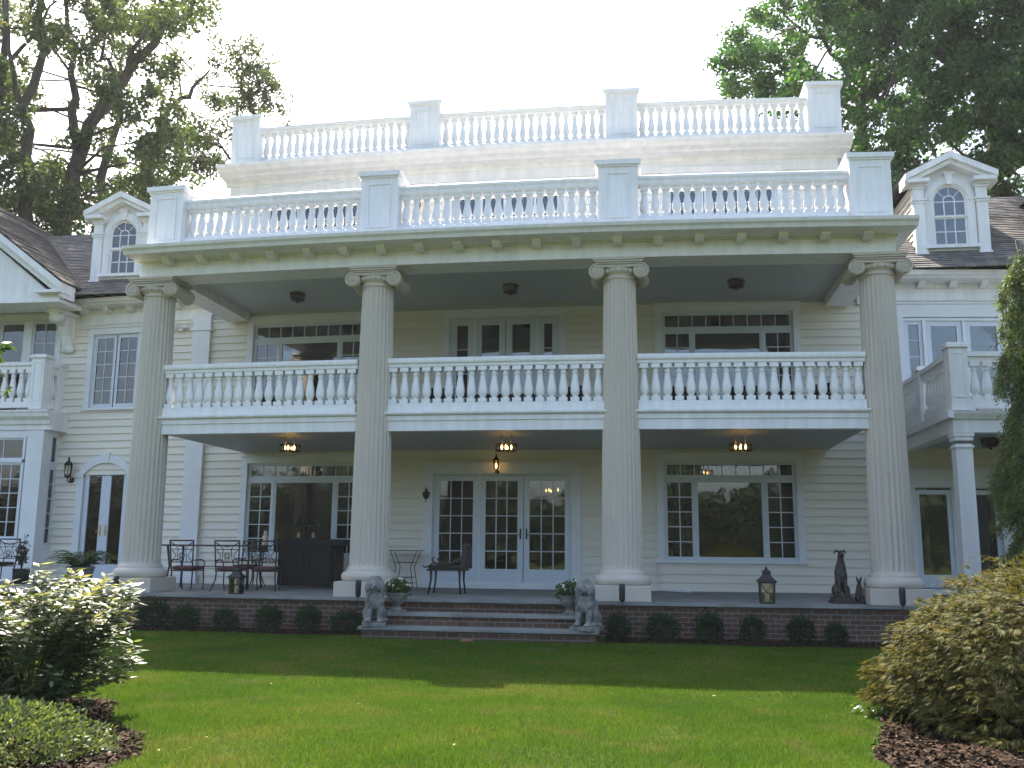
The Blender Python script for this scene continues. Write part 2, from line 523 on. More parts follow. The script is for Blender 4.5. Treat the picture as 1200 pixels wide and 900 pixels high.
# lawn blades
rng = np.random.default_rng(3)
lawn_poly = [(-0.75, -13.2), (-1.02, -12.0), (-1.4, -11.2), (-2.1, -10.45), (-2.7, -9.45), (-4.2, -9.1), (-8.5, -8), (-14, -1.6), (-8, -1.6), (-2.3, -1.72), (2.3, -1.92),
             (7.65, -1.95), (6.9, -4.2), (6.2, -6.5), (5.42, -9.3), (4.95, -10.9), (5.3, -13.2)]
def blades(N, ymin, ymax, hgt, wid, xr=(-9, 7.7), poly=None):
    x = rng.uniform(*xr, N); y = rng.uniform(ymin, ymax, N)
    # clumpy density
    keep = in_poly(x + rng.normal(0, .05, N), y + rng.normal(0, .05, N), poly or lawn_poly)
    x, y = x[keep], y[keep]; n = len(x)
    az = rng.uniform(0, 2 * np.pi, n)
    h = hgt * rng.uniform(.55, 1.25, n) * (0.85 + 0.3 * np.sin(x * 2.1 + np.sin(y * 1.7)) * np.sin(y * 2.6))
    w = wid * rng.uniform(.6, 1.2, n)
    lean = rng.uniform(.1, .8, n) * h; la = rng.uniform(0, 2 * np.pi, n)
    V = np.zeros((n, 3, 3))
    V[:, 0] = np.stack([x - np.cos(az) * w, y - np.sin(az) * w, np.full(n, GZ)], 1)
    V[:, 1] = np.stack([x + np.cos(az) * w, y + np.sin(az) * w, np.full(n, GZ)], 1)
    V[:, 2] = np.stack([x + np.cos(la) * lean, y + np.sin(la) * lean, GZ + h], 1)
    return V.reshape(-1, 3)
Vg = np.concatenate([blades(520000, -13.2, -8.0, .042, .0045), blades(420000, -8.0, -1.5, .04, .006), blades(120000, -13, -1.6, .045, .009, (-17, -8), [(-8.5, -8), (-13.5, -1.65), (-17, -1.65), (-17, -12.5), (-7.2, -12.5), (-7.05, -10), (-4.2, -9.2)])])
kind(np_mesh("lawn_grass", Vg, 3, GRASS), "stuff")

# ------------------------------------------------------------------ mansion
D = 4.27
H = thing("mansion", "large cream clapboard mansion with white columned two-storey portico and roof balustrades", "house")
def hb(name, b, m_, parent=H, warp=True, bevel=0.0):
    return b.build(name, m_, parent, warp=warp, bevel=bevel)

def siding(b, x0, x1, z0, z1, Y, holes, exp=0.2, axis='x'):
    """lapped boards; holes: (xa,xb,za,zb)"""
    brk = set()
    k = 0
    zs = []
    z = z0
    while z < z1 - 1e-6:
        a_, b_ = z, min(z + exp, z1)
        cuts = sorted({a_, b_} | {h for ho in holes for h in ho[2:4] if a_ < h < b_})
        for c0, c1 in zip(cuts[:-1], cuts[1:]):
            mid = (c0 + c1) / 2
            spans = [(x0, x1)]
            for ho in holes:
                if ho[2] < mid < ho[3]:
                    ns = []
                    for s0, s1 in spans:
                        if ho[1] <= s0 or ho[0] >= s1: ns.append((s0, s1)); continue
                        if ho[0] > s0: ns.append((s0, ho[0]))
                        if ho[1] < s1: ns.append((ho[1], s1))
                    spans = ns
            d0 = 0.036 * (1 - (c0 - a_) / exp); d1 = 0.036 * (1 - (c1 - a_) / exp)
            for s0, s1 in spans:
                n = max(1, int(math.ceil((s1 - s0) / 1.3)))
                for i in range(n):
                    p, q = s0 + (s1 - s0) * i / n, s0 + (s1 - s0) * (i + 1) / n
                    if axis == 'x':
                        b.add([(p, Y - d0, c0), (q, Y - d0, c0), (q, Y - d1, c1), (p, Y - d1, c1)], [(0, 1, 2, 3)])
                        if c0 == a_: b.add([(p, Y - d0, c0), (q, Y - d0, c0), (q, Y, c0), (p, Y, c0)], [(3, 2, 1, 0)])
                    else:
                        sg = axis
                        b.add([(Y + sg * d0, p, c0), (Y + sg * d0, q, c0), (Y + sg * d1, q, c1), (Y + sg * d1, p, c1)], [(0, 1, 2, 3)])
                        if c0 == a_: b.add([(Y + sg * d0, p, c0), (Y + sg * d0, q, c0), (Y, q, c0), (Y, p, c0)], [(3, 2, 1, 0)])
        z = b_

# openings in the facade (x0,x1,z0,z1)
O_lw = [(-7.34, -4.13, .73, 3.12), (-2.27, 1.24, .10, 2.82), (3.49, 6.66, .73, 3.12)]
O_up = [(-7.38, -4.16, 4.45, 6.88), (-1.92, .94, 3.75, 6.86), (3.51, 6.74, 4.45, 6.88)]
O_left = [(-12.36, -10.86, 4.72, 6.82), (-12.30, -10.9, .12, 2.86), (-15.4, -13.55, 4.2, 7.32)]
O_right = [(9.40, 12.4, 3.75, 6.69), (9.42, 11.42, .1, 2.52)]
b = MB(); siding(b, -8.62, 8.75, 0.0, 7.1, D, O_lw + O_up); hb("wall", b, SIDING)
b = MB(); siding(b, -24, -8.62, -0.4, 7.6, D, O_left); hb("wall", b, SIDING)
b = MB(); siding(b, 8.75, 18, -0.4, 7.6, D, O_right); hb("wall", b, SIDING)
O_3f = [(-7.25, -4.45, 8.1, 10.45), (-1.95, .97, 7.8, 10.42), (3.72, 6.48, 8.1, 10.42)]
b = MB(); siding(b, -8.35, 8.0, 7.45, 10.9, 4.4, O_3f)
siding(b, 4.4, 12, 7.45, 10.9, -8.35, [], axis=-1); siding(b, 4.4, 12, 7.45, 10.9, 8.0, [], axis=1)
b.box(-8.35, 8.0, 11.9, 12, 7.45, 10.9); hb("wall", b, PALE)
b = MB(); b.box(-24, 18, 11.9, 12.1, -.6, 7.6, seg=None); b.box(-24.1, -24, D, 12, -.6, 7.6); b.box(18, 18.1, D, 12, -.6, 7.6)
hb("wall", b, SIDING)

# rooms behind the glass
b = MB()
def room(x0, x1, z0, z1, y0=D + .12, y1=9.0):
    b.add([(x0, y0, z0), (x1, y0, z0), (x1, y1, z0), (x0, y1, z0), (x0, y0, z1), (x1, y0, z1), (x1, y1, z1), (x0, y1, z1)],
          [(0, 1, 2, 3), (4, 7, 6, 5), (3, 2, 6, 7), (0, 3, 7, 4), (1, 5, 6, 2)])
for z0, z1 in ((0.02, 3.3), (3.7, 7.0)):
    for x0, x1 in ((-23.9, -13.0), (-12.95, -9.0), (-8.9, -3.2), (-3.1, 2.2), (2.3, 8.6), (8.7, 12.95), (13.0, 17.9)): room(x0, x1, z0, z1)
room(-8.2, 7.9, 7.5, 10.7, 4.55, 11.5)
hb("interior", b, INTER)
b = MB()
def curtain(x0, x1, z0, z1, y=D + .3):
    n = max(6, int((x1 - x0) / .03)); vs_ = []
    for i in range(n + 1):
        x = x0 + (x1 - x0) * i / n
        yy = y + .03 * math.sin(i * 1.25) + .012 * math.sin(i * .53)
        vs_ += [(x, yy, z0), (x, yy, z1)]
    b.add(vs_, [(2 * i, 2 * i + 2, 2 * i + 3, 2 * i + 1) for i in range(n)], 0, True)
for x0, x1, z0, z1 in ((-7.3, -6.95, 4.3, 6.8), (3.6, 4.0, 4.3, 6.8), (6.2, 6.65, 4.3, 6.8), (-7.3, -7.05, .3, 3.0), (9.5, 9.8, .2, 2.6), (9.45, 9.72, 3.8, 6.6)):
    curtain(x0, x1, z0, z1)
for x0, x1 in ((3.55, 6.6),): curtain(x0, x1, 2.6, 3.12, D + .22)     # valance behind the transom
curtain(-11.95, -11.5, 2.05, 2.5, D + .5); curtain(-11.3, -11.0, 2.0, 2.45, D + .5)
hb("curtain", b, CURTAIN)

def rect_frame(b, x0, x1, z0, z1, w, y0, y1, mi=0, wb=None):
    wb = w if wb is None else wb
    b.box(x0, x1, y0, y1, z1 - w, z1, mi); b.box(x0, x1, y0, y1, z0, z0 + wb, mi)
    b.box(x0, x0 + w, y0, y1, z0 + wb, z1 - w, mi); b.box(x1 - w, x1, y0, y1, z0 + wb, z1 - w, mi)

def window(kindname, op, sashes, Y=D, cas=.17, sill=True, head=0.0, parent=H, rw=.055, foot=None, label=None, lowbar=None):
    """casing object with sash and glass children. sashes: (xa,xb,za,zb,nx,nz[,rail bottom])"""
    x0, x1, z0, z1 = op
    b = MB()
    lo = z0 if foot is None else foot
    b.box(x0 - cas, x1 + cas, Y - .055, Y + .10, z1, z1 + cas + head)
    b.box(x0 - cas, x0, Y - .055, Y + .10, lo, z1); b.box(x1, x1 + cas, Y - .055, Y + .10, lo, z1)
    b.box(x0 - cas - .03, x1 + cas + .03, Y - .085, Y + .02, z1 + cas + head + .003, z1 + cas + head + .05)
    if sill:
        b.box(x0 - cas - .04, x1 + cas + .04, Y - .10, Y + .10, z0 - .07, z0 - .002)
    w = b.build(kindname, TRIM, parent, warp=True)
    if label: w["label"] = label
    s = MB(); gl = MB()
    rect_frame(s, x0, x1, z0, z1, .03, Y + .01, Y + .11)
    for sa in sashes:
        xa, xb, za, zb, nx, nz = sa[:6]
        wb = sa[6] if len(sa) > 6 else rw
        sw = sa[7] if len(sa) > 7 else rw
        rect_frame(s, xa, xb, za, zb, sw, Y + .025, Y + .085, wb=wb)
        ga, gb, gc, gd = xa + sw, xb - sw, za + wb, zb - sw
        t = .011
        for i in range(1, nx):
            x = ga + (gb - ga) * i / nx
            s.box(x - t, x + t, Y + .033, Y + .07, gc, gd)
        for i in range(1, nz):
            z = gc + (gd - gc) * i / nz
            s.box(ga, gb, Y + .035, Y + .072, z - t, z + t)
        gl.box(ga - .01, gb + .01, Y + .05, Y + .054, gc - .01, gd + .01)
    # mullion infill between sashes
    s.build("sash", SASH, w, warp=True)
    gl.build("pane", GLASS, w, warp=True)
    return w
def mullion(b_, x0, x1, z0, z1, Y=D):
    b_.box(x0, x1, Y + .0, Y + .10, z0, z1)

def triple(op, zt, zm):
    x0, x1, z0, z1 = op
    W = x1 - x0
    a_ = x0 + .03; d_ = x1 - .03
    m1, m2 = x0 + .75, x1 - .75
    s_ = [(a_, d_, zt + .03, z1 - .03, 9, 1),
          (a_, m1 - .02, z0 + .03, zm, 2, 5), (m1 + .02, m2 - .02, z0 + .03, zm, 1, 1), (m2 + .02, d_, z0 + .03, zm, 2, 5)]
    w = window("window", op, s_)
    f = MB(); f.box(a_, d_, D + .015, D + .10, zm + .003, zt + .027)
    for mm in (m1, m2): f.box(mm - .018, mm + .018, D + .012, D + .10, z0 + .03, zm)
    f.build("mullion", SASH, w, warp=True)
    return w
triple(O_lw[0], 2.70, 2.66); triple(O_lw[2], 2.70, 2.66)
triple(O_up[0], 6.42, 6.38); triple(O_up[2], 6.42, 6.38)

# main french doors
def door_set(op, leaves, Y=D, foot=None, nx=3, nz=5, cas=.24, wb=.32, handles=(), st=.14):
    w = window("french_door", op, [(a_, c_, op[2] + .05, op[3] - .04, n1, n2, wb, st) for a_, c_, n1, n2 in leaves],
               Y=Y, cas=cas, sill=False, foot=foot)
    if handles:
        for hx, sg in handles:
            hm = MB(); hm.box(hx - .018, hx + .018, Y - .005, Y + .024, 1.20 + op[2] - .1, 1.46 + op[2] - .1)
            hm.tube([(hx, Y - .004, 1.31 + op[2] - .1), (hx, Y - .05, 1.31 + op[2] - .1), (hx + sg * .11, Y - .055, 1.31 + op[2] - .1)], .011)
            hm.build("handle", BRONZE, w, warp=True)
    return w
fd = door_set(O_lw[1], [(-2.24, -1.10, 3, 5), (-1.06, .03, 3, 5), (.05, 1.21, 3, 5)], foot=.02, handles=((-.03, -1), (.12, 1)))
b = MB(); b.box(-1.10, -1.06, D + .012, D + .1, .13, 2.79); b.box(-2.5, 1.47, D - .12, D + .1, .0, .10); b.box(-2.3, 1.26, D - .02, D + .1, .101, .15)
b.build("threshold", TRIM, fd, warp=True)
ud = door_set(O_up[1], [(-1.89, -1.28, 1, 4), (-1.24, -.46, 1, 1), (-.44, .34, 1, 1), (.38, .91, 1, 4)], foot=3.74, cas=.15, st=.16)
for xm in (-1.26, .36):
    b = MB(); b.box(xm - .03, xm + .03, D - .01, D + .1, 3.76, 6.83); b.build("mullion", TRIM, ud, warp=True)
# left wing: paired casement above the arched door
lw = window("window", O_left[0], [(-12.33, -11.63, 4.75, 6.79, 2, 5, .09, .08), (-11.59, -10.89, 4.75, 6.79, 2, 5, .09, .08)])
def arch_pts(cx, half, zs, rise, n=16):
    # segmental arch from left to right
    Rr = (half * half + rise * rise) / (2 * rise)
    a0 = math.asin(half / Rr)
    return [(cx + Rr * math.sin(-a0 + 2 * a0 * i / n), zs + rise - Rr + Rr * math.cos(-a0 + 2 * a0 * i / n)) for i in range(n + 1)]
def arched_door():
    cx = -11.6; half = .70; zs = 2.86; rise = .33
    b = MB()
    inn = arch_pts(cx, half, zs, rise); outr = arch_pts(cx, half + .2, zs + .02, rise + .2)
    b.ring_y(outr, inn, D - .07, D + .12)
    b.box(cx - half - .2, cx - half, D - .06, D + .12, .0, zs); b.box(cx + half, cx + half + .2, D - .06, D + .12, .0, zs)
    b.box(cx - half - .24, cx - half + .0, D - .085, D, zs - .06, zs + .04); b.box(cx + half, cx + half + .24, D - .085, D, zs - .06, zs + .04)
    b.prism_y([(cx - .07, zs + rise - .01), (cx + .07, zs + rise - .01), (cx + .11, zs + rise + .27), (cx - .11, zs + rise + .27)], D - .1, D + .1)
    w = b.build("arched_door", TRIM, H, warp=True)
    s = MB(); gl = MB()
    for sg in (-1, 1):
        st = .14
        xa = cx + sg * .01; xb = cx + sg * (half - .01)
        lo, hi = min(xa, xb), max(xa, xb)
        s.box(lo, lo + st, D + .02, D + .08, .12, 2.84); s.box(hi - st, hi, D + .02, D + .08, .12, 2.84)
        s.box(lo + st, hi - st, D + .02, D + .08, .12, .45)
        gl.box(lo + st - .01, hi - st + .01, D + .05, D + .054, .44, 2.95)
    s.box(cx - .012, cx + .012, D + .015, D + .09, .12, zs + rise - .02)
    top_o = arch_pts(cx, half, zs, rise); top_i = arch_pts(cx, half, zs - .16, rise)
    s.ring_y(top_o, top_i, D + .022, D + .082)
    s.box(cx - half, cx + half, D - .03, D + .1, .02, .115)
    s.build("door_leaf", SASH, w, warp=True); gl.build("pane", GLASS, w, warp=True)
    for sg in (-1, 1):
        hm = MB(); hm.box(cx + sg * .08 - .02, cx + sg * .08 + .02, D - .0, D + .018, 1.2, 1.5)
        hm.tube([(cx + sg * .08, D, 1.32), (cx + sg * .08, D - .05, 1.32), (cx + sg * .19, D - .055, 1.32)], .012)
        hm.build("handle", BRASS, w, warp=True)
arched_door()
b = MB(); b.box(-12.4, -10.8, D + .0, D + .02, 2.86, 3.22); hb("wall", b, TRIM)
# right wing openings
rw_ = window("french_door", O_right[0], [(9.43, 9.86, 3.8, 6.6, 1, 6, .3, .09), (9.94, 10.82, 3.8, 6.6, 1, 1, .3, .13), (10.88, 11.78, 3.8, 6.6, 1, 1, .3, .13), (11.86, 12.37, 3.8, 6.6, 1, 6, .3, .09)], sill=False, cas=.2, head=.12)
b = MB()
for x0, x1 in ((9.86, 9.94), (10.82, 10.88), (11.78, 11.86)): b.box(x0, x1, D - .03, D + .1, 3.8, 6.6)
b.box(9.4, 12.4, D - .03, D + .1, 6.60, 6.66); b.build("mullion", TRIM, rw_, warp=True)
rd_ = window("french_door", O_right[1], [(9.43, 10.29, .15, 2.45, 1, 1, .3, .11), (10.55, 11.4, .15, 2.45, 1, 1, .3, .11)], sill=False, cas=.22, head=.2)
b = MB(); b.box(10.29, 10.55, D + .0, D + .1, .12, 2.5); b.build("mullion", SASH, rd_, warp=True)
# third-floor windows
for i, op in enumerate(O_3f):
    x0, x1, z0, z1 = op
    if i == 1:
        W3 = (x1 - x0 - .06) / 4
        sl = [(x0 + .03 + k * W3 + .01, x0 + .03 + (k + 1) * W3 - .01, z0 + .05, z1 - .03, 1, 1, .3, .09) for k in range(4)]
        sl2 = []
        for a_, c_, e_, f_, *_r in sl:
            sl2 += [(a_, c_, e_, 9.62, 1, 1, .3, .09), (a_, c_, 9.66, f_, 1, 1, .07, .07)]
        window("window", op, sl2, Y=4.4, cas=.14, sill=False)
    else:
        W3 = (x1 - x0 - .06) / 3
        sl = [(x0 + .03 + k * W3 + .01, x0 + .03 + (k + 1) * W3 - .01, z0 + .03, z1 - .03, 2, 4, .06, .05) for k in range(3)]
        window("window", op, sl, Y=4.4, cas=.14, head=.2)

# frieze boards, corner pilasters
b = MB()
b.box(-8.6, 8.7, D - .05, D + .02, 7.08, 7.2)
b.box(-8.6, 8.7, D - .09, D - .002, 7.2, 7.26)
hb("frieze", b, CEIL)
b = MB(); b.box(-9.15, -8.62, D - .16, D + .05, -.0, 7.2); b.box(-9.2, -8.57, D - .2, D - .0, 6.75, 6.83); b.box(-9.2, -8.57, D - .2, D, 0, .22)
hb("pilaster", b, TRIM, bevel=.006)
b = MB(); b.box(8.3, 8.75, D - .12, D + .05, 7.0, 7.25); hb("pilaster", b, TRIM)

# ---- porch columns
def column(X):
    NF, sub = 24, 6
    ns = NF * sub
    zs_ = [.60, .64, .70, 1.6, 2.6, 3.6, 4.6, 5.5, 6.2, 6.36, 6.42, 6.47]
    b = MB(); vs_ = []
    for z in zs_:
        t = (z - .6) / 5.9
        r0 = .405 - .07 * t ** 1.4
        fl = 0.0 if z in (.60, 6.47) else (.6 if z in (.64, 6.42) else 1.0)
        for i in range(ns):
            a_ = 2 * math.pi * i / ns
            c = (i % sub) / sub
            d = fl * .026 * max(0.0, math.sin(math.pi * min(1, max(0, (c - .12) / .88)))) if c > .12 else 0
            r_ = r0 - d
            vs_.append((r_ * math.cos(a_), r_ * math.sin(a_), z))
    fs = []
    for j in range(len(zs_) - 1):
        for i in range(ns):
            i2 = (i + 1) % ns
            fs.append((j * ns + i, j * ns + i2, (j + 1) * ns + i2, (j + 1) * ns + i))
    b.add(vs_, fs, 0, False)
    y = -bow(X)
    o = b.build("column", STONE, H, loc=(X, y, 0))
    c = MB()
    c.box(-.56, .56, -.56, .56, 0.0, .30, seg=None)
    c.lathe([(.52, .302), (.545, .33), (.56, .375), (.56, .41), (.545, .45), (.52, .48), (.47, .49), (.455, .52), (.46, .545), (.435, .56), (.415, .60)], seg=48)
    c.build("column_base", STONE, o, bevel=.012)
    k = MB()
    k.lathe([(.335, 6.47), (.36, 6.48), (.365, 6.5), (.345, 6.52), (.345, 6.56), (.40, 6.60), (.43, 6.66), (.43, 6.70)], seg=40)
    # egg pattern round the echinus
    for i in range(20):
        t = 2 * math.pi * i / 20
        k.ball((.415 * math.cos(t), .415 * math.sin(t), 6.635), (.045, .045, .055), 8, 6)
    k.box(-.47, .47, -.40, .40, 6.70, 6.80, seg=None)
    k.box(-.50, .50, -.45, .45, 6.803, 6.84, seg=None)
    k.box(-.53, .53, -.48, .48, 6.843, 6.895, seg=None)
    for sx in (-1, 1):
        cx, cz, vr = sx * .455, 6.615, .165
        # bolster running front to back, waisted in the middle
        prof = [(-.42, vr), (-.36, vr * .98), (-.25, vr * .86), (-.04, vr * .72), (0, vr * .78), (.04, vr * .72), (.25, vr * .86), (.36, vr * .98), (.42, vr)]
        vv = []; sg_ = 24
        for yy, rr in prof:
            for i in range(sg_):
                t = 2 * math.pi * i / sg_
                vv.append((cx + rr * math.cos(t), yy, cz + rr * math.sin(t)))
        ff = [tuple(range(sg_)), tuple((len(prof) - 1) * sg_ + i for i in range(sg_))]
        for j in range(len(prof) - 1):
            for i in range(sg_):
                ff.append((j * sg_ + i, j * sg_ + (i + 1) % sg_, (j + 1) * sg_ + (i + 1) % sg_, (j + 1) * sg_ + i))
        k.add(vv, ff, 0, True)
        for fy in (-1, 1):
            pts = []; rr_ = []
            for i in range(46):
                t = i / 45
                ang = math.pi / 2 - sx * (t * 2.6 * 2 * math.pi)
                r_ = vr * (1 - .88 * t) - .012
                pts.append((cx + r_ * math.cos(ang), fy * .425, cz + r_ * math.sin(ang))); rr_.append(.019 * (1 - .6 * t))
            k.tube(pts, rr_, seg=6)
            k.ball((cx, fy * .42, cz), (.03, .025, .03), 8, 6)
    for fy in (-1, 1):
        k.tube([(-.45, fy * .425, 6.775), (.45, fy * .425, 6.775)], .017, seg=6)
        k.tube([(-.45, fy * .425, 6.715), (-.2, fy * .425, 6.70), (.2, fy * .425, 6.70), (.45, fy * .425, 6.715)], .012, seg=6)
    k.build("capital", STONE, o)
    return o
for X in (-7.8, -2.6, 2.6, 7.8): column(X)

# ---- entablature, ceilings and decks
b = MB()
b.box(-8.1, 8.12, -.40, .35, 6.902, 7.22); b.box(-8.14, 8.16, -.44, .3, 7.223, 7.26)
for xs_ in ((-8.1, -7.5), (7.52, 8.12)): b.box(xs_[0], xs_[1], .352, D - .1, 6.96, 7.19)
hb("entablature", b, WHITE)
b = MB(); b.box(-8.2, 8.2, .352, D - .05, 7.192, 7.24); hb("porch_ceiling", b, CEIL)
b = MB()
b.prism_x([(-.45, 7.262), (-1.0, 7.262), (-1.02, 7.30), (-1.04, 7.33), (-1.09, 7.37), (-1.11, 7.43), (4.3, 7.44), (4.3, 7.262)], -8.2, 8.42)
hb("cornice", b, WHITE)
x = -7.33
while x < 8.2:
    b = MB()
    b.prism_x([(-.45, 7.26), (-.45, 7.13), (-.62, 7.13), (-.68, 7.16), (-.74, 7.20), (-.76, 7.26)], x - .09, x + .09); x += .826
    hb("modillion", b, WHITE)

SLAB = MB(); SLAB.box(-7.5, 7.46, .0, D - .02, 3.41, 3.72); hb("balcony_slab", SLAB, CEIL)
BAYS = [(-7.48, -2.98), (-2.30, 2.27), (2.96, 7.45)]
# lathe-turned baluster
def baluster_profile(h, s=1.0):
    p = [(.052, .0), (.052, .0), (.055, .075), (.05, .095), (.043, .11), (.055, .13), (.072, .165), (.081, .215), (.082, .26), (.077, .32), (.066, .40), (.055, .48), (.047, .55),
         (.046, .585), (.058, .60), (.058, .615), (.046, .63), (.052, .655), (.060, .68)]
    return [(r_ * s, z * h / .76) for r_, z in p]
def baluster_mesh(h, s=1.0, seg=14):
    b = MB()
    b.lathe(baluster_profile(h, s)[2:], seg=seg)
    q = .088
    b.box(-q, q, -q, q, 0, .09 * h / .76, seg=None)
    b.box(-q, q, -q, q, .675 * h / .76, h, seg=None)
    return b
def proto_mesh(h, s=1.0):
    o = baluster_mesh(h, s).build("baluster", WHITE2)
    me = o.data; bpy.data.objects.remove(o)
    return me
ME_BAL = proto_mesh(.76, 1.16); ME_TER = proto_mesh(.67, 1.2)
def place(me, parent, x, y, z, name="baluster"):
    o = bpy.data.objects.new(name, me); COL.objects.link(o); o.parent = parent; o.location = (x, y, z)
    return o
for i, (x0, x1) in enumerate(BAYS):
    b = MB()
    b.prism_x([(-.04, 3.70), (-.15, 3.70), (-.15, 3.60), (-.12, 3.595), (-.12, 3.385), (.1, 3.385), (.1, 3.70)], x0 - .03, x1 + .03)
    b.prism_x([(.1, 3.703), (-.17, 3.703), (-.2, 3.715), (-.22, 3.74), (-.22, 3.775), (.1, 3.775)], x0 - .06, x1 + .06)
    hb("balcony_fascia", b, WHITE)
    b = MB()
    b.prism_x([(.10, 3.778), (-.14, 3.778), (-.14, 3.87), (-.12, 3.88), (-.12, 3.955), (-.1, 3.97), (.08, 3.97)], x0 - .0, x1 + .0)
    b.prism_x([(.08, 4.73), (-.10, 4.73), (-.12, 4.75), (-.12, 4.80), (-.155, 4.82), (-.165, 4.85), (-.165, 4.90), (-.14, 4.93), (-.02, 4.945), (.1, 4.93), (.12, 4.9), (.12, 4.85), (.08, 4.8)], x0 - .02, x1 + .02)
    rail = hb("balcony_balustrade", b, WHITE2)
    n = 19
    for k in range(n):
        x = x0 + .12 + (x1 - x0 - .24) * k / (n - 1)
        place(ME_BAL, rail, x, -.02 - bow(x), 3.97)
ROWB = MB()        # the remaining balusters, one mesh
def row_baluster(x, y, z, h, s=1.0, seg=10, warp=True):
    t = baluster_mesh(h, s * 1.2, seg)
    yy = y
    ROWB.add([(vx + x, vy + yy, vz + z) for vx, vy, vz in t.v], t.f, 0, False)
    for i in range(len(t.f)): ROWB.sm[-1 - i] = t.sm[-1 - i]
# terrace balustrade
def pedestal(b, X, Y, z0, z1, w, d):
    hw = w / 2
    b.box(X - hw, X + hw, Y - d / 2, Y + d / 2, z0, z1 - .14, seg=None)
    b.box(X - hw - .03, X + hw + .03, Y - d / 2 - .03, Y + d / 2 + .03, z1 - .138, z1 - .10, seg=None)
    b.box(X - hw - .07, X + hw + .07, Y - d / 2 - .07, Y + d / 2 + .07, z1 - .098, z1, seg=None)
    b.box(X - hw - .025, X + hw + .025, Y - d / 2 - .025, Y + d / 2 + .025, z0, z0 + .22, seg=None)
    # raised moulding round a sunk panel, front and sides
    zA, zB = z0 + .32, z1 - .26; m_ = .15; t = .035
    rect_frame(b, X - hw + m_, X + hw - m_, zA, zB, t, Y - d / 2 - .022, Y - d / 2 - .001)
TP = (-7.6, -2.54, 2.6, 7.71); TY = -.0
PX = .82
for X in TP:
    b = MB(); pedestal(b, X, TY, 7.442, 9.02, PX, .75); hb("terrace_pedestal", b, WHITE2)
for i in range(3):
    x0, x1 = TP[i] + PX / 2, TP[i + 1] - PX / 2
    b = MB()
    b.prism_x([(-.24, 7.442), (-.24, 7.80), (-.2, 7.83), (-.2, 7.85), (.2, 7.85), (.2, 7.442)], x0, x1)
    b.prism_x([(-.17, 8.52), (-.21, 8.56), (-.21, 8.63), (-.25, 8.66), (-.25, 8.71), (-.2, 8.74), (.2, 8.74), (.2, 8.52)], x0, x1)
    rail = hb("terrace_balustrade", b, WHITE2)
    for k in range(19):
        x = x0 + .13 + (x1 - x0 - .26) * k / 18
        if i > 0: place(ME_TER, rail, x, -.05 - bow(x), 7.85)
        else: row_baluster(x, -.05, 7.85, .67)
for X in (TP[0], TP[3]):
    b = MB()
    b.box(X - .2, X + .2, TY + .38, D + .1, 7.442, 7.85); b.box(X - .2, X + .2, TY + .38, D + .1, 8.52, 8.74)
    for k in range(14): row_baluster(X, .6 + k * .26, 7.85, .67, seg=8)
    hb("terrace_balustrade", b, WHITE2)
# third-floor cornice and the top balustrade
b = MB()
b.box(-8.4, 8.05, 4.34, 4.42, 10.62, 10.9)
b.box(-8.38, -8.0, 4.33, 4.42, 7.5, 10.62); b.box(7.65, 8.03, 4.33, 4.42, 7.5, 10.62)
prof = [(4.32, 10.9), (4.28, 10.92), (4.26, 11.0), (3.95, 11.02), (3.9, 11.06), (3.74, 11.10), (3.66, 11.17), (3.6, 11.2), (3.58, 11.27), (4.4, 11.3), (4.4, 10.9)]
b.prism_x(prof, -8.5, 8.32)
b.box(-8.5, 8.32, 4.4, 12.3, 11.05, 11.3)
hb("cornice", b, WHITE)
UP = (-7.9, -2.70, 2.57, 7.73); UW = .82; UY = 4.45
for X in UP:
    b = MB(); pedestal(b, X, UY, 11.302, 12.86, UW, .75); hb("roof_pedestal", b, WHITE2)
for i in range(3):
    x0, x1 = UP[i] + UW / 2, UP[i + 1] - UW / 2
    b = MB()
    b.prism_x([(UY - .24, 11.302), (UY - .24, 11.58), (UY - .2, 11.62), (UY + .2, 11.62), (UY + .2, 11.302)], x0, x1)
    b.prism_x([(UY - .17, 12.39), (UY - .21, 12.42), (UY - .21, 12.46), (UY - .25, 12.48), (UY - .25, 12.53), (UY - .2, 12.55), (UY + .2, 12.55), (UY + .2, 12.39)], x0, x1)
    hb("roof_balustrade", b, WHITE2)
    for k in range(19):
        row_baluster(x0 + .13 + (x1 - x0 - .26) * k / 18, UY - .05, 11.62, .77)
for X in (UP[0], UP[3]):
    b = MB()
    b.box(X - .2, X + .2, UY + .38, 12, 11.302, 11.62); b.box(X - .2, X + .2, UY + .38, 12, 12.39, 12.55)
    for k in range(26): row_baluster(X, UY + .6 + k * .26, 11.62, .77, seg=8)
    hb("roof_balustrade", b, WHITE2)

# ---- wing roofs (lapped shingle courses)
def slope(b, O, U, Vv, lu, lv, step=.14):
    O, U, Vv = Vector(O), Vector(U).normalized(), Vector(Vv).normalized()
    N = U.cross(Vv).normalized()
    if N.z < 0: N = -N
    n = int(lv / step)
    r_ = random.Random(5)
    for i in range(n + 1):
        a_, c_ = i * step, min((i + 1) * step, lv) + .01
        off = .022 + r_.uniform(-.004, .004)
        m_ = max(1, int(lu / 1.2))
        for j in range(m_):
            u0, u1 = lu * j / m_, lu * (j + 1) / m_
            o0 = off + r_.uniform(-.004, .006)
            p = [O + U * u0 + Vv * a_ + N * o0, O + U * u1 + Vv * a_ + N * o0, O + U * u1 + Vv * c_ + N * .0, O + U * u0 + Vv * c_ + N * .0]
            b.add(p + [O + U * u0 + Vv * a_ - N * .01, O + U * u1 + Vv * a_ - N * .01], [(0, 1, 2, 3), (4, 5, 1, 0)])
EY, EZ, RY, RZ_ = 3.72, 7.74, 8.0, 11.0
sl = Vector((0, RY - EY, RZ_ - EZ))
b = MB()
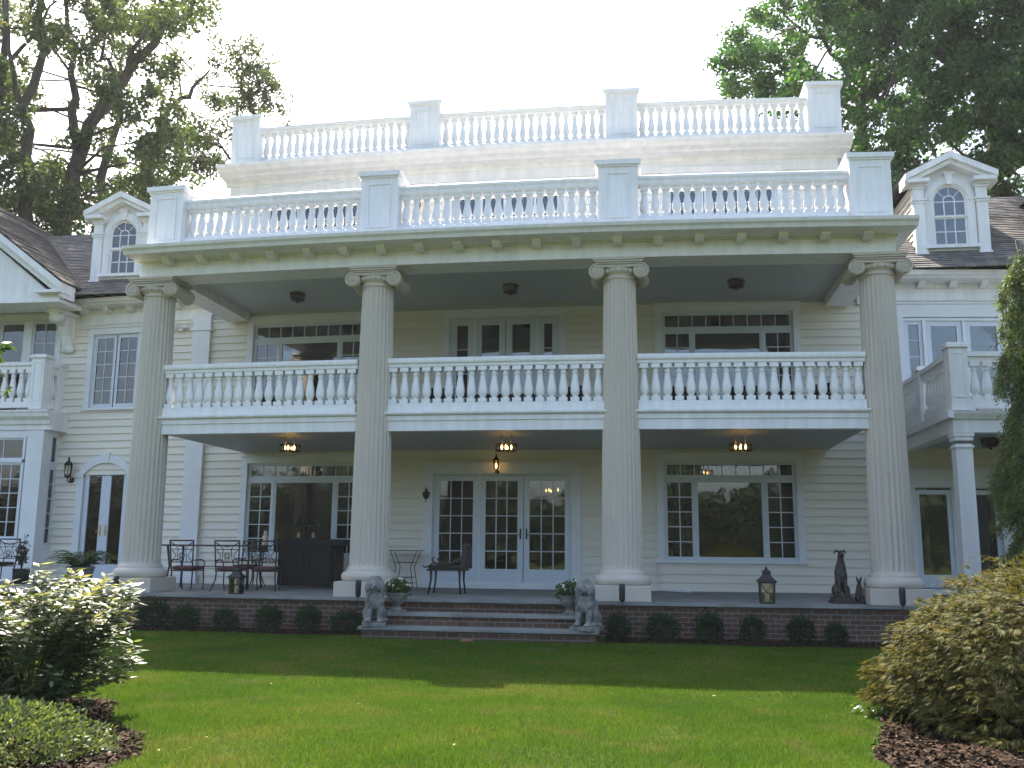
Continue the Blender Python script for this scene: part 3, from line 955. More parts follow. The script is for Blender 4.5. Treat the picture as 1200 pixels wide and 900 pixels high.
slope(b, (-30, EY, EZ), (1, 0, 0), sl, 21.7, sl.length)
b.add([(-30, RY, RZ_), (-8.3, RY, RZ_), (-8.3, 12.4, 7.6), (-30, 12.4, 7.6)], [(0, 1, 2, 3)])
hb("roof", b, ROOF, warp=False)
b = MB()
slope(b, (8.0, EY, EZ), (1, 0, 0), sl, 12.2, sl.length)
b.add([(8.0, RY, RZ_), (20.2, RY, RZ_), (20.2, 12.4, 7.6), (8.0, 12.4, 7.6)], [(0, 1, 2, 3)])
hb("roof", b, ROOF, warp=False)
def eave(x0, x1):
    b = MB()
    b.prism_x([(D - .03, 7.3), (D - .03, 7.56), (3.78, 7.56), (3.74, 7.60), (3.66, 7.62), (3.62, 7.72), (3.72, 7.735), (D, 7.735), (D, 7.3)], x0, x1)
    b.box(x0, x1, D - .05, D + .01, 7.1, 7.3)
    x = x0 + .35
    while x < x1:
        b.prism_x([(D - .04, 7.56), (D - .04, 7.42), (D - .2, 7.42), (D - .3, 7.49), (D - .32, 7.56)], x - .08, x + .08); x += .75
    return hb("eave", b, WHITE)
eave(-13.0, -8.63); eave(8.76, 18.5)

# dormers
def dormer(cx, Yf=4.6, z0=8.33, zs=10.10, peak=10.74, half=.88):
    b = MB(); y = Yf; pi_ = math.pi
    zc, ra, gr = 9.72, .40, .40
    # face with arched opening
    arcN = 20
    inn = [(cx - .40, 8.55), (cx - .40, zc)] + [(cx - .40 * math.cos(pi_ * i / arcN), zc + .40 * math.sin(pi_ * i / arcN)) for i in range(1, arcN)] + [(cx + .40, zc), (cx + .40, 8.55)]
    fo = .60
    out = [(cx - fo, 8.55), (cx - fo, zc)] + [(cx - fo * math.cos(pi_ * i / arcN), zc + min(.62, fo * math.sin(pi_ * i / arcN) * 1.05)) for i in range(1, arcN)] + [(cx + fo, zc), (cx + fo, 8.55)]
    b.ring_y(out, inn, y - .05, y + .1)
    # spandrel wall: outer boundary to gable outline
    W = half
    lim = [(cx - W, 8.45), (cx - W, zs + .05 + (peak - zs - .10) * (.22 / (W + .22)))]
    for i in range(1, arcN):
        t = i / arcN; xx = cx - W + 2 * W * t
        lim.append((xx, zs + .05 + (peak - zs - .10) * (1 - abs(xx - cx) / (W + .22))))
    lim += [(cx + W, zs + .05 + (peak - zs - .10) * (.22 / (W + .22))), (cx + W, 8.45)]
    b.ring_y(lim, out, y - .0, y + .1)
    b.box(cx - W, cx + W, y - .02, y + .1, z0 - .1, 8.55, seg=None)
    # moulded arch and keystone
    o2 = [(cx - .50 * math.cos(pi_ * i / arcN), zc + .50 * math.sin(pi_ * i / arcN)) for i in range(arcN + 1)]
    i2 = [(cx - .44 * math.cos(pi_ * i / arcN), zc + .44 * math.sin(pi_ * i / arcN)) for i in range(arcN + 1)]
    b.ring_y(o2, i2, y - .085, y - .05)
    b.prism_y([(cx - .06, zc + .41), (cx + .06, zc + .41), (cx + .1, zc + .68), (cx - .1, zc + .68)], y - .11, y)
    b.box(cx - .14, cx + .14, y - .13, y, zc + .681, zc + .72, seg=None)
    # sill
    b.box(cx - .66, cx + .66, y - .14, y, 8.46, 8.548, seg=None)
    # pilasters
    for sg in (-1, 1):
        px_ = cx + sg * (W - .13)
        b.box(px_ - .13, px_ + .13, y - .12, y - .002, z0 - .08, zs, seg=None)
        for zz, ww in ((zs - .46, .16), (zs - .40, .18), (zs - .08, .17), (zs - .02, .2), (8.3, .16)):
            b.box(px_ - ww, px_ + ww, y - .12 - (ww - .13), y - .003, zz, zz + .05, seg=None)
        # cornice return
        b.box(px_ - .22 if sg > 0 else px_ - .32, px_ + .32 if sg > 0 else px_ + .22, y - .34, y + .1, zs + .04, zs + .14, seg=None)
        # raking cornice, two stepped mouldings
        xe = cx + sg * (W + .22)
        dx, dz = cx - xe, peak - (zs + .10)
        for lo, hi, yo in ((-.0, .16, -.36), (-.12, -.003, -.26)):
            b.prism_y([(xe, zs + .10 + lo), (cx, peak + lo), (cx, peak + hi), (xe, zs + .10 + hi)], y + yo, y + .3)
    d = b.build("dormer", WHITE, H)
    # side cheeks with siding and the little roof
    for sg in (-1, 1):
        c = MB()
        siding(c, y + .1, y + 2.6, 8.3, zs + .1, cx + sg * (W - .06), [], axis=sg, exp=.17)
        c.build("cheek", SIDING, d)
    r_ = MB()
    for sg in (-1, 1):
        xe = cx + sg * (W + .22)
        slope(r_, (xe, y - .34, zs + .28), (0, 1, 0), (cx - xe, 0, peak + .165 - zs - .275), 4.2, math.hypot(cx - xe, peak - zs - .1))
    r_.build("roof", ROOF, d)
    s = MB()
    rect_frame(s, cx - .40, cx + .40, 8.55, 9.30, .045, y + .03, y + .075)
    s.box(cx - .42, cx + .42, y - .01, y + .06, 9.29, 9.34, seg=None)
    t = .013
    for i in (1, 2):
        xx = cx - .355 + .71 * i / 3
        s.box(xx - t, xx + t, y + .035, y + .06, 8.59, 9.26, seg=None)
        xx = cx - .38 + .76 * i / 3
        s.box(xx - t, xx + t, y + .01, y + .04, 9.34, zc, seg=None)
    s.box(cx - .36, cx + .36, y + .036, y + .062, 8.92 - t, 8.92 + t, seg=None)
    s.box(cx - .38, cx + .38, y + .011, y + .041, zc - .02 - t, zc - .02 + t, seg=None)
    oo = [(cx - .40 * math.cos(pi_ * i / 16), zc + .40 * math.sin(pi_ * i / 16)) for i in range(17)]
    ii = [(cx - .36 * math.cos(pi_ * i / 16), zc + .36 * math.sin(pi_ * i / 16)) for i in range(17)]
    s.ring_y(oo, ii, y + .0, y + .05)
    s.box(cx - .40, cx - .36, y + .0, y + .05, 9.34, zc, seg=None); s.box(cx + .36, cx + .40, y + .0, y + .05, 9.34, zc, seg=None)
    oo = [(cx - .15 * math.cos(pi_ * i / 12), zc + .15 * math.sin(pi_ * i / 12)) for i in range(13)]
    ii = [(cx - .125 * math.cos(pi_ * i / 12), zc + .125 * math.sin(pi_ * i / 12)) for i in range(13)]
    s.ring_y(oo, ii, y + .01, y + .04)
    for ang in (45, 90, 135):
        c_, s_ = math.cos(R(ang)), math.sin(R(ang))
        s.tube([(cx + .14 * c_, y + .025, zc + .14 * s_), (cx + .37 * c_, y + .025, zc + .37 * s_)], .013, 4, smooth=False)
    s.build("sash", WHITE2, d)
    gl = MB(); gl.box(cx - .37, cx + .37, y + .05, y + .053, 8.58, 9.30, seg=None)
    gl.prism_y([(cx - .38, 9.33)] + [(cx - .385 * math.cos(pi_ * i / 16), zc + .385 * math.sin(pi_ * i / 16)) for i in range(17)] + [(cx + .38, 9.33)], y + .022, y + .025)
    gl.build("pane", GLASS, d)
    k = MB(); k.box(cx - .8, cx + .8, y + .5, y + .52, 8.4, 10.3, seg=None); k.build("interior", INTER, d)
    bl = MB(); bl.box(cx - .36, cx + .36, y + .09, y + .1, 8.58, 9.24, seg=None); bl.build("blind", CURTAIN, d)
dormer(10.74); dormer(-11.62); dormer(14.45)

# ---- left front gable with bay window and little balcony
b = MB()
GX0, GX1, GPX, GPZ, GZ0 = -22.0, -12.42, -17.2, 11.3, 7.86
YG = 3.35
b.prism_y([(GX0 + .3, 7.6), (GX1 - .35, 7.6), (GPX, GPZ - .2)], YG, YG + .15)
b.box(GX0, GX1 - .1, YG - .12, D + .0, 7.42, 7.52, seg=None)
b.box(GX0, GX1 - .1, YG - .06, YG + .1, 7.523, 7.64, seg=None)
for lo, hi, yo in ((-.02, .18, -.32), (-.22, -.023, -.18)):
    for xe in (GX0, GX1):
        b.prism_y([(xe, GZ0 - .12 + lo), (GPX, GPZ + lo), (GPX, GPZ + hi), (xe, GZ0 - .12 + hi)], YG + yo, YG + .4)
b.box(GX1 - .75, GX1 + .02, YG - .3, YG + .2, 7.645, 7.72, seg=None)
gb_ = hb("gable", b, WHITE, warp=False)
w = MB()
oc, oz = -15.15, 8.82
oo = [(oc + .48 * math.cos(2 * math.pi * i / 28), oz + .62 * math.sin(2 * math.pi * i / 28)) for i in range(28)]
ii = [(oc + .36 * math.cos(2 * math.pi * i / 28), oz + .50 * math.sin(2 * math.pi * i / 28)) for i in range(28)]
w.ring_y(oo, ii, YG - .06, YG + .01, closed=True)
w.box(oc - .2, oc + .52, YG - .1, YG, oz - .72, oz - .63, seg=None)
ow = w.build("attic_window", WHITE, gb_)
gl = MB(); gl.prism_y(ii, YG - .02, YG - .012); gl.build("pane", mat("dark_attic_glass", (.03, .035, .04), .05, spec=.8), ow)
b = MB()
vdir = Vector((GPX - (GX1 + .05), 0, GPZ + .15 - GZ0 - .02))
slope(b, (GX1 + .05, YG - .3, GZ0 + .08), (0, 1, 0), vdir, 7.0, vdir.length)
vdir2 = Vector((GPX - GX0, 0, GPZ + .15 - GZ0))
slope(b, (GX0, YG - .3, GZ0 + .08), (0, 1, 0), vdir2, 7.0, vdir2.length)
hb("roof", b, ROOF, warp=False)
# scrolled bracket under the gable corner
b = MB()
b.prism_x([(D - .02, 7.42), (YG + .02, 7.42), (YG + .02, 7.26), (YG + .16, 7.1), (YG + .42, 7.0), (YG + .62, 6.75), (YG + .74, 6.45), (D - .02, 6.3)], -13.25, -12.98)
b.tube([(-13.3, YG + .2, 7.2), (-12.93, YG + .2, 7.2)], .14, 14); b.tube([(-13.28, D - .1, 6.42), (-12.95, D - .1, 6.42)], .11, 14)
b.box(-13.35, -12.9, YG + .0, D, 7.3, 7.415)
hb("bracket", b, WHITE)
# windows of the upper left wall
window("window", O_left[2], [(-15.37, -14.6, 4.25, 7.28, 1, 1, .1, .06), (-14.36, -13.58, 4.25, 7.28, 2, 5, .1, .06)], cas=.14, sill=False)
b = MB(); b.box(-14.6, -14.36, D - .02, D + .1, 4.2, 7.3); hb("mullion", b, TRIM)
# bay window box
BY = 3.5; BX = -13.18
b = MB()
b.box(BX - .48, BX, BY, BY + .3, -.1, 4.05); b.box(BX - .12, BX, BY + .3, BY + .36, -.1, 4.05)
b.box(BX - .06, BX - .005, BY + .36, D, -.1, .95); b.box(BX - .06, BX - .005, BY + .36, D, 3.95, 4.05); b.box(BX - .1, BX, D - .1, D, .95, 3.95)
b.box(-20, BX - .48, BY + .02, BY + .2, -.1, 1.0); b.box(-20, BX - .48, BY - .04, BY + .2, 1.0, 1.06)
b.box(-20, BX - .48, BY + .02, BY + .2, 3.88, 4.05)
hb("bay_frame", b, TRIM)
b = MB()
b.prism_x([(BY - .02, 4.05), (BY - .02, 4.17), (BY - .08, 4.2), (BY - .1, 4.3), (BY - .2, 4.4), (BY - .22, 4.5), (BY - .25, 4.52), (BY - .25, 4.57), (D, 4.6), (D, 4.05)], -20, BX + .22)
hb("bay_cornice", b, WHITE)
for x0, x1 in ((-15.05, -13.7), (-16.6, -15.2)):
    w = MB(); rect_frame(w, x0, x1, 1.06, 3.88, .05, BY + .0, BY + .16); w.box(x0, x1, BY + .0, BY + .16, 3.16, 3.24)
    wo = hb("window", w, TRIM)
    s = MB(); gl = MB()
    rect_frame(s, x0 + .05, x1 - .05, 1.11, 3.16, .06, BY + .04, BY + .1); rect_frame(s, x0 + .05, x1 - .05, 3.24, 3.83, .05, BY + .04, BY + .1)
    for i in range(1, 4): xx = x0 + .1 + (x1 - x0 - .2) * i / 4; s.box(xx - .011, xx + .011, BY + .05, BY + .09, 1.17, 3.1)
    s.box((x0 + x1) / 2 - .01, (x0 + x1) / 2 + .012, BY + .05, BY + .09, 3.29, 3.78)
    for i in range(1, 5): zz = 1.17 + 1.93 * i / 5; s.box(x0 + .1, x1 - .1, BY + .052, BY + .092, zz - .011, zz + .011)
    gl.box(x0 + .08, x1 - .08, BY + .07, BY + .074, 1.14, 3.8)
    s.build("sash", SASH, wo, warp=True); gl.build("pane", GLASS, wo, warp=True)
w = MB()
for z0, z1 in ((.95, 3.05), (3.15, 3.95)):
    w.box(BX - .05, BX + .0, BY + .36, BY + .42, z0, z1); w.box(BX - .05, BX + .0, D - .16, D - .1, z0, z1)
    w.box(BX - .05, BX, BY + .42, D - .16, z0, z0 + .06); w.box(BX - .05, BX, BY + .42, D - .16, z1 - .06, z1)
w.box(BX - .05, BX, BY + .36, D - .1, 3.05, 3.15)
for i in range(1, 5): zz = 1.0 + 2.0 * i / 5; w.box(BX - .04, BX - .01, BY + .42, D - .16, zz - .011, zz + .011)
wo = hb("window", w, SASH)
gl = MB(); gl.box(BX - .03, BX - .026, BY + .4, D - .14, .98, 3.92); gl.build("pane", GLASS, wo, warp=True)
k = MB(); k.box(-20, BX - .2, D - .2, D - .15, -.1, 4.0); k.build("interior", INTER, H, warp=True)
# balcony above the bay
BBX = -13.42
b = MB()
def post(b, X, Y, z0, z1, w=.36):
    h = w / 2
    b.box(X - h, X + h, Y - h, Y + h, z0, z1 - .1, seg=None); b.box(X - h - .05, X + h + .05, Y - h - .05, Y + h + .05, z1 - .098, z1 - .03, seg=None)
    b.box(X - h - .02, X + h + .02, Y - h - .02, Y + h + .02, z1 - .028, z1, seg=None)
    rect_frame(b, X - h + .06, X + h - .06, z0 + .25, z1 - .2, .03, Y - h - .015, Y - h)
post(b, BBX, BY + .02, 4.6, 6.12, .38); post(b, BBX + .12, D - .16, 4.6, 6.0, .26)
def railx(b, x0, x1, Y, zb, zt):
    b.box(x0, x1, Y - .09, Y + .09, zb, zb + .16); b.box(x0, x1, Y - .08, Y + .08, zt - .2, zt - .1); b.box(x0, x1, Y - .13, Y + .13, zt - .098, zt)
def raily(b, y0, y1, X, zb, zt):
    b.box(X - .09, X + .09, y0, y1, zb, zb + .16); b.box(X - .08, X + .08, y0, y1, zt - .2, zt - .1); b.box(X - .13, X + .13, y0, y1, zt - .098, zt)
railx(b, -20, BBX - .19, BY + .02, 4.66, 5.93); raily(b, BY + .21, D - .2, BBX + .1, 4.66, 5.93)
for i in range(12): row_baluster(BBX - .34 - i * .25, BY + .02, 4.82, .91)
for i in range(2): row_baluster(BBX + .1, BY + .33 + i * .2, 4.82, .91)
hb("wing_balustrade", b, WHITE2)

# ---- right wing porch with balcony
QX, QY = 9.2, .05
b = MB()
b.prism_x([(QY - .1, 3.32), (QY - .1, 3.56), (QY - .14, 3.58), (QY - .2, 3.68), (QY - .22, 3.74), (D, 3.76), (D, 3.5), (QY + .25, 3.5), (QY + .25, 3.32)], QX - .1, 16)
b.box(QX - .1, QX + .16, QY + .25, D, 3.32, 3.5); b.box(QX - .2, QX - .1, QY - .2, D, 3.6, 3.74)
hb("wing_porch_beam", b, WHITE)
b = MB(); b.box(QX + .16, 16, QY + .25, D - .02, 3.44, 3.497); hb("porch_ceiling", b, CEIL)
for X in (QX + .1, 13.2):
    b = MB(); b.box(X - .16, X + .16, QY - .06, QY + .26, 0.02, 3.1); b.box(X - .2, X + .2, QY - .1, QY + .3, 3.24, 3.317); b.box(X - .18, X + .18, QY - .08, QY + .28, 3.16, 3.237)
    b.box(X - .19, X + .19, QY - .09, QY + .29, 3.02, 3.06); b.box(X - .2, X + .2, QY - .1, QY + .3, .02, .25)
    hb("porch_post", b, WHITE, bevel=.006)
b = MB()
post(b, QX + .08, QY + .04, 3.76, 5.12, .36); post(b, QX + .06, 2.3, 3.76, 5.06, .3); post(b, 13.2, QY + .04, 3.76, 5.12, .36)
railx(b, QX + .26, 13.02, QY + .04, 3.82, 4.95); raily(b, QY + .22, 2.15, QX + .06, 3.82, 4.95); raily(b, 2.45, D, QX + .06, 3.82, 4.95)
for i in range(15): row_baluster(QX + .42 + i * .245, QY + .04, 3.98, .77)
for i in range(7): row_baluster(QX + .06, QY + .42 + i * .245, 3.98, .77, seg=8)
for i in range(7): row_baluster(QX + .06, 2.62 + i * .235, 3.98, .77, seg=8)
hb("wing_balustrade", b, WHITE2)
kind(hb("baluster_row", ROWB, WHITE2), "stuff")

# ------------------------------------------------------------------ porch platform and steps
pf = thing("porch_platform", "low red brick porch platform with grey bluestone slab top under the columns", "porch")
b = MB(); b.box(-18, 14, -.62, D + .1, GZ - .05, -.062); b.build("brick_base", BRICK, pf, warp=True)
b = MB()
rs = random.Random(2)
x = -18.0
while x < 14:
    w_ = rs.uniform(1.1, 1.7); b.box(x + .004, min(14, x + w_) - .004, -.72, .42, -.06, rs.uniform(-.002, .002), seg=None); x += w_
for yy in (.43, 1.35, 2.3, 3.3):
    x = -18.0
    while x < 14:
        w_ = rs.uniform(.8, 1.6); b.box(x + .004, min(14, x + w_) - .004, yy, yy + (.91 if yy < 3 else 1.0), -.06, rs.uniform(-.004, .0), seg=None); x += w_
b.build("slab_top", SLATE, pf, warp=True)
st = thing("porch_steps", "wide brick steps with bluestone treads between two stone lions", "steps")
b = MB()
b.box(-2.0, 2.0, -1.42, -.64, GZ - .05, -.285); b.box(-2.16, 2.16, -1.80, -1.42, GZ - .05, -.515)
b.build("riser", BRICK, st, warp=True)
b = MB(); b.box(-2.04, 2.04, -1.48, -.93, -.283, -.225); b.build("tread", SLATE, st, warp=True, bevel=.006)
b = MB(); b.box(-2.22, 2.22, -1.87, -1.40, -.513, -.455); b.build("tread", SLATE, st, warp=True, bevel=.006)

# ------------------------------------------------------------------ foliage helpers
def unit(v): return v / (np.linalg.norm(v, axis=-1, keepdims=True) + 1e-9)
def rand_dirs(n, r): return unit(r.normal(size=(n, 3)))
def leaf_quads(P, d, nrm, L, W):
    s = unit(np.cross(d, nrm)); L = np.asarray(L).reshape(-1, 1); W = np.asarray(W).reshape(-1, 1)
    V = np.zeros((len(P), 4, 3))
    V[:, 0] = P; V[:, 1] = P + d * L * .45 + s * W / 2; V[:, 2] = P + d * L; V[:, 3] = P + d * L * .45 - s * W / 2
    return V.reshape(-1, 3)
def clump_leaves(C, n, rad, L, W, r, flat=.75, droop=.3):
    C = np.asarray(C, float)
    idx = np.repeat(np.arange(len(C)), n)
    rr = rad * r.uniform(.65, 1.25, len(C))
    off = rand_dirs(len(idx), r) * (r.uniform(0, 1, len(idx)) ** .45)[:, None] * rr[idx][:, None]
    # break each clump into a few sub-sprays so its outline is uneven
    sub = r.normal(size=(len(C), 5, 3)) * rad * .55
    off = off * .55 + sub[idx, r.integers(0, 5, len(idx))]
    off[:, 2] *= flat
    P = C[idx] + off
    d = rand_dirs(len(P), r); d[:, 2] -= droop; d = unit(d)
    return leaf_quads(P, d, rand_dirs(len(P), r), L * r.uniform(.6, 1.3, len(P)), W * r.uniform(.7, 1.2, len(P)))
def tree(name, label, base, branches, clumps, nleaf, rad, L, W, material, seed, group=None, twigs=.4):
    r = np.random.default_rng(seed)
    root = thing(name, label, "tree", base, group=group)
    bx = Vector(base)
    b = MB(); pool = []
    for pts, r0, r1 in branches:
        pts = [Vector(p) for p in pts]
        # smooth resample with slight wander
        fine = []
        for i in range(len(pts) - 1):
            for k in range(4):
                t = k / 4
                p = pts[i].lerp(pts[i + 1], t)
                if not (i == 0 and k == 0): p = p + Vector(r.normal(size=3) * .10)
                fine.append(p)
        fine.append(pts[-1])
        n = len(fine)
        rad_ = [r0 + (r1 - r0) * i / (n - 1) for i in range(n)]
        b.tube([p - bx for p in fine], rad_, seg=9)
        pool += list(zip(fine, rad_))
    if twigs:
        P = np.array([p for p, _ in pool])
        for c in clumps:
            if r.uniform() > twigs: continue
            dd = np.linalg.norm(P - np.array(c), axis=1) + np.maximum(0, P[:, 2] - c[2]) * 1.5
            j = int(dd.argmin()); p, rr = pool[j]
            if dd[j] > 9: continue
            cv = Vector(c); mid = p.lerp(cv, .5) + Vector(r.normal(size=3) * .35) + Vector((0, 0, .2))
            b.tube([p - bx, mid - bx, cv - bx], [min(rr * .5, .09), .045, .015], seg=5)
    b.build("trunk", BARK, root)
    V = clump_leaves(clumps, nleaf, rad, L, W, r)
    np_mesh("crown", V - np.array(base), 4, material, root)
    return root

LEAF_BACK = leaf_mat("oak_leaves", (0.036, 0.056, 0.02), (0.085, 0.112, 0.04), .55, .45, tcol=(1.4, 1.5, .7), c3=(0.15, 0.125, 0.045))
LEAF_GREEN = leaf_mat("maple_leaves", (0.02, 0.052, 0.016), (0.055, 0.115, 0.028), .5, .42, tcol=(1.4, 1.8, .6), c3=(0.10, 0.16, .04))
LEAF_FAR = leaf_mat("far_leaves", (0.02, 0.03, 0.014), (0.04, 0.055, 0.024), .8, .1, spec=.1)
LEAF_SHRUB = leaf_mat("glossy_shrub_leaves", (0.035, 0.07, 0.02), (0.085, 0.125, 0.045), .45, .3, spec=.35, c3=(0.17, 0.18, 0.09))
LEAF_SUNLIT = leaf_mat("sunlit_tip_leaves", (0.12, 0.15, 0.06), (0.30, 0.30, 0.19), .45, .35, spec=.4)  # sunlight on the top whorls is put into this paler leaf colour
LEAF_LOW = leaf_mat("low_shrub_leaves", (0.045, 0.08, 0.025), (0.12, 0.15, 0.06), .5, .3, spec=.25, c3=(0.3, 0.31, .2))
LEAF_MAPLE = leaf_mat("laceleaf_maple_leaves", (0.045, 0.06, 0.014), (0.115, 0.105, 0.035), .75, .3, spec=.12, tcol=(1.5, 1.3, .5), c3=(0.19, 0.125, 0.065))
LEAF_SPRUCE = leaf_mat("spruce_needles", (0.04, 0.075, 0.022), (0.125, 0.175, 0.045), .6, .35, c3=(0.24, 0.27, 0.08))
LEAF_BOX = leaf_mat("boxwood_leaves", (0.012, 0.026, 0.009), (0.03, 0.055, 0.016), .6, .2, spec=.2)
LEAF_FERN = leaf_mat("fern_fronds", (0.03, 0.07, 0.015), (0.08, 0.14, 0.03), .5, .35)

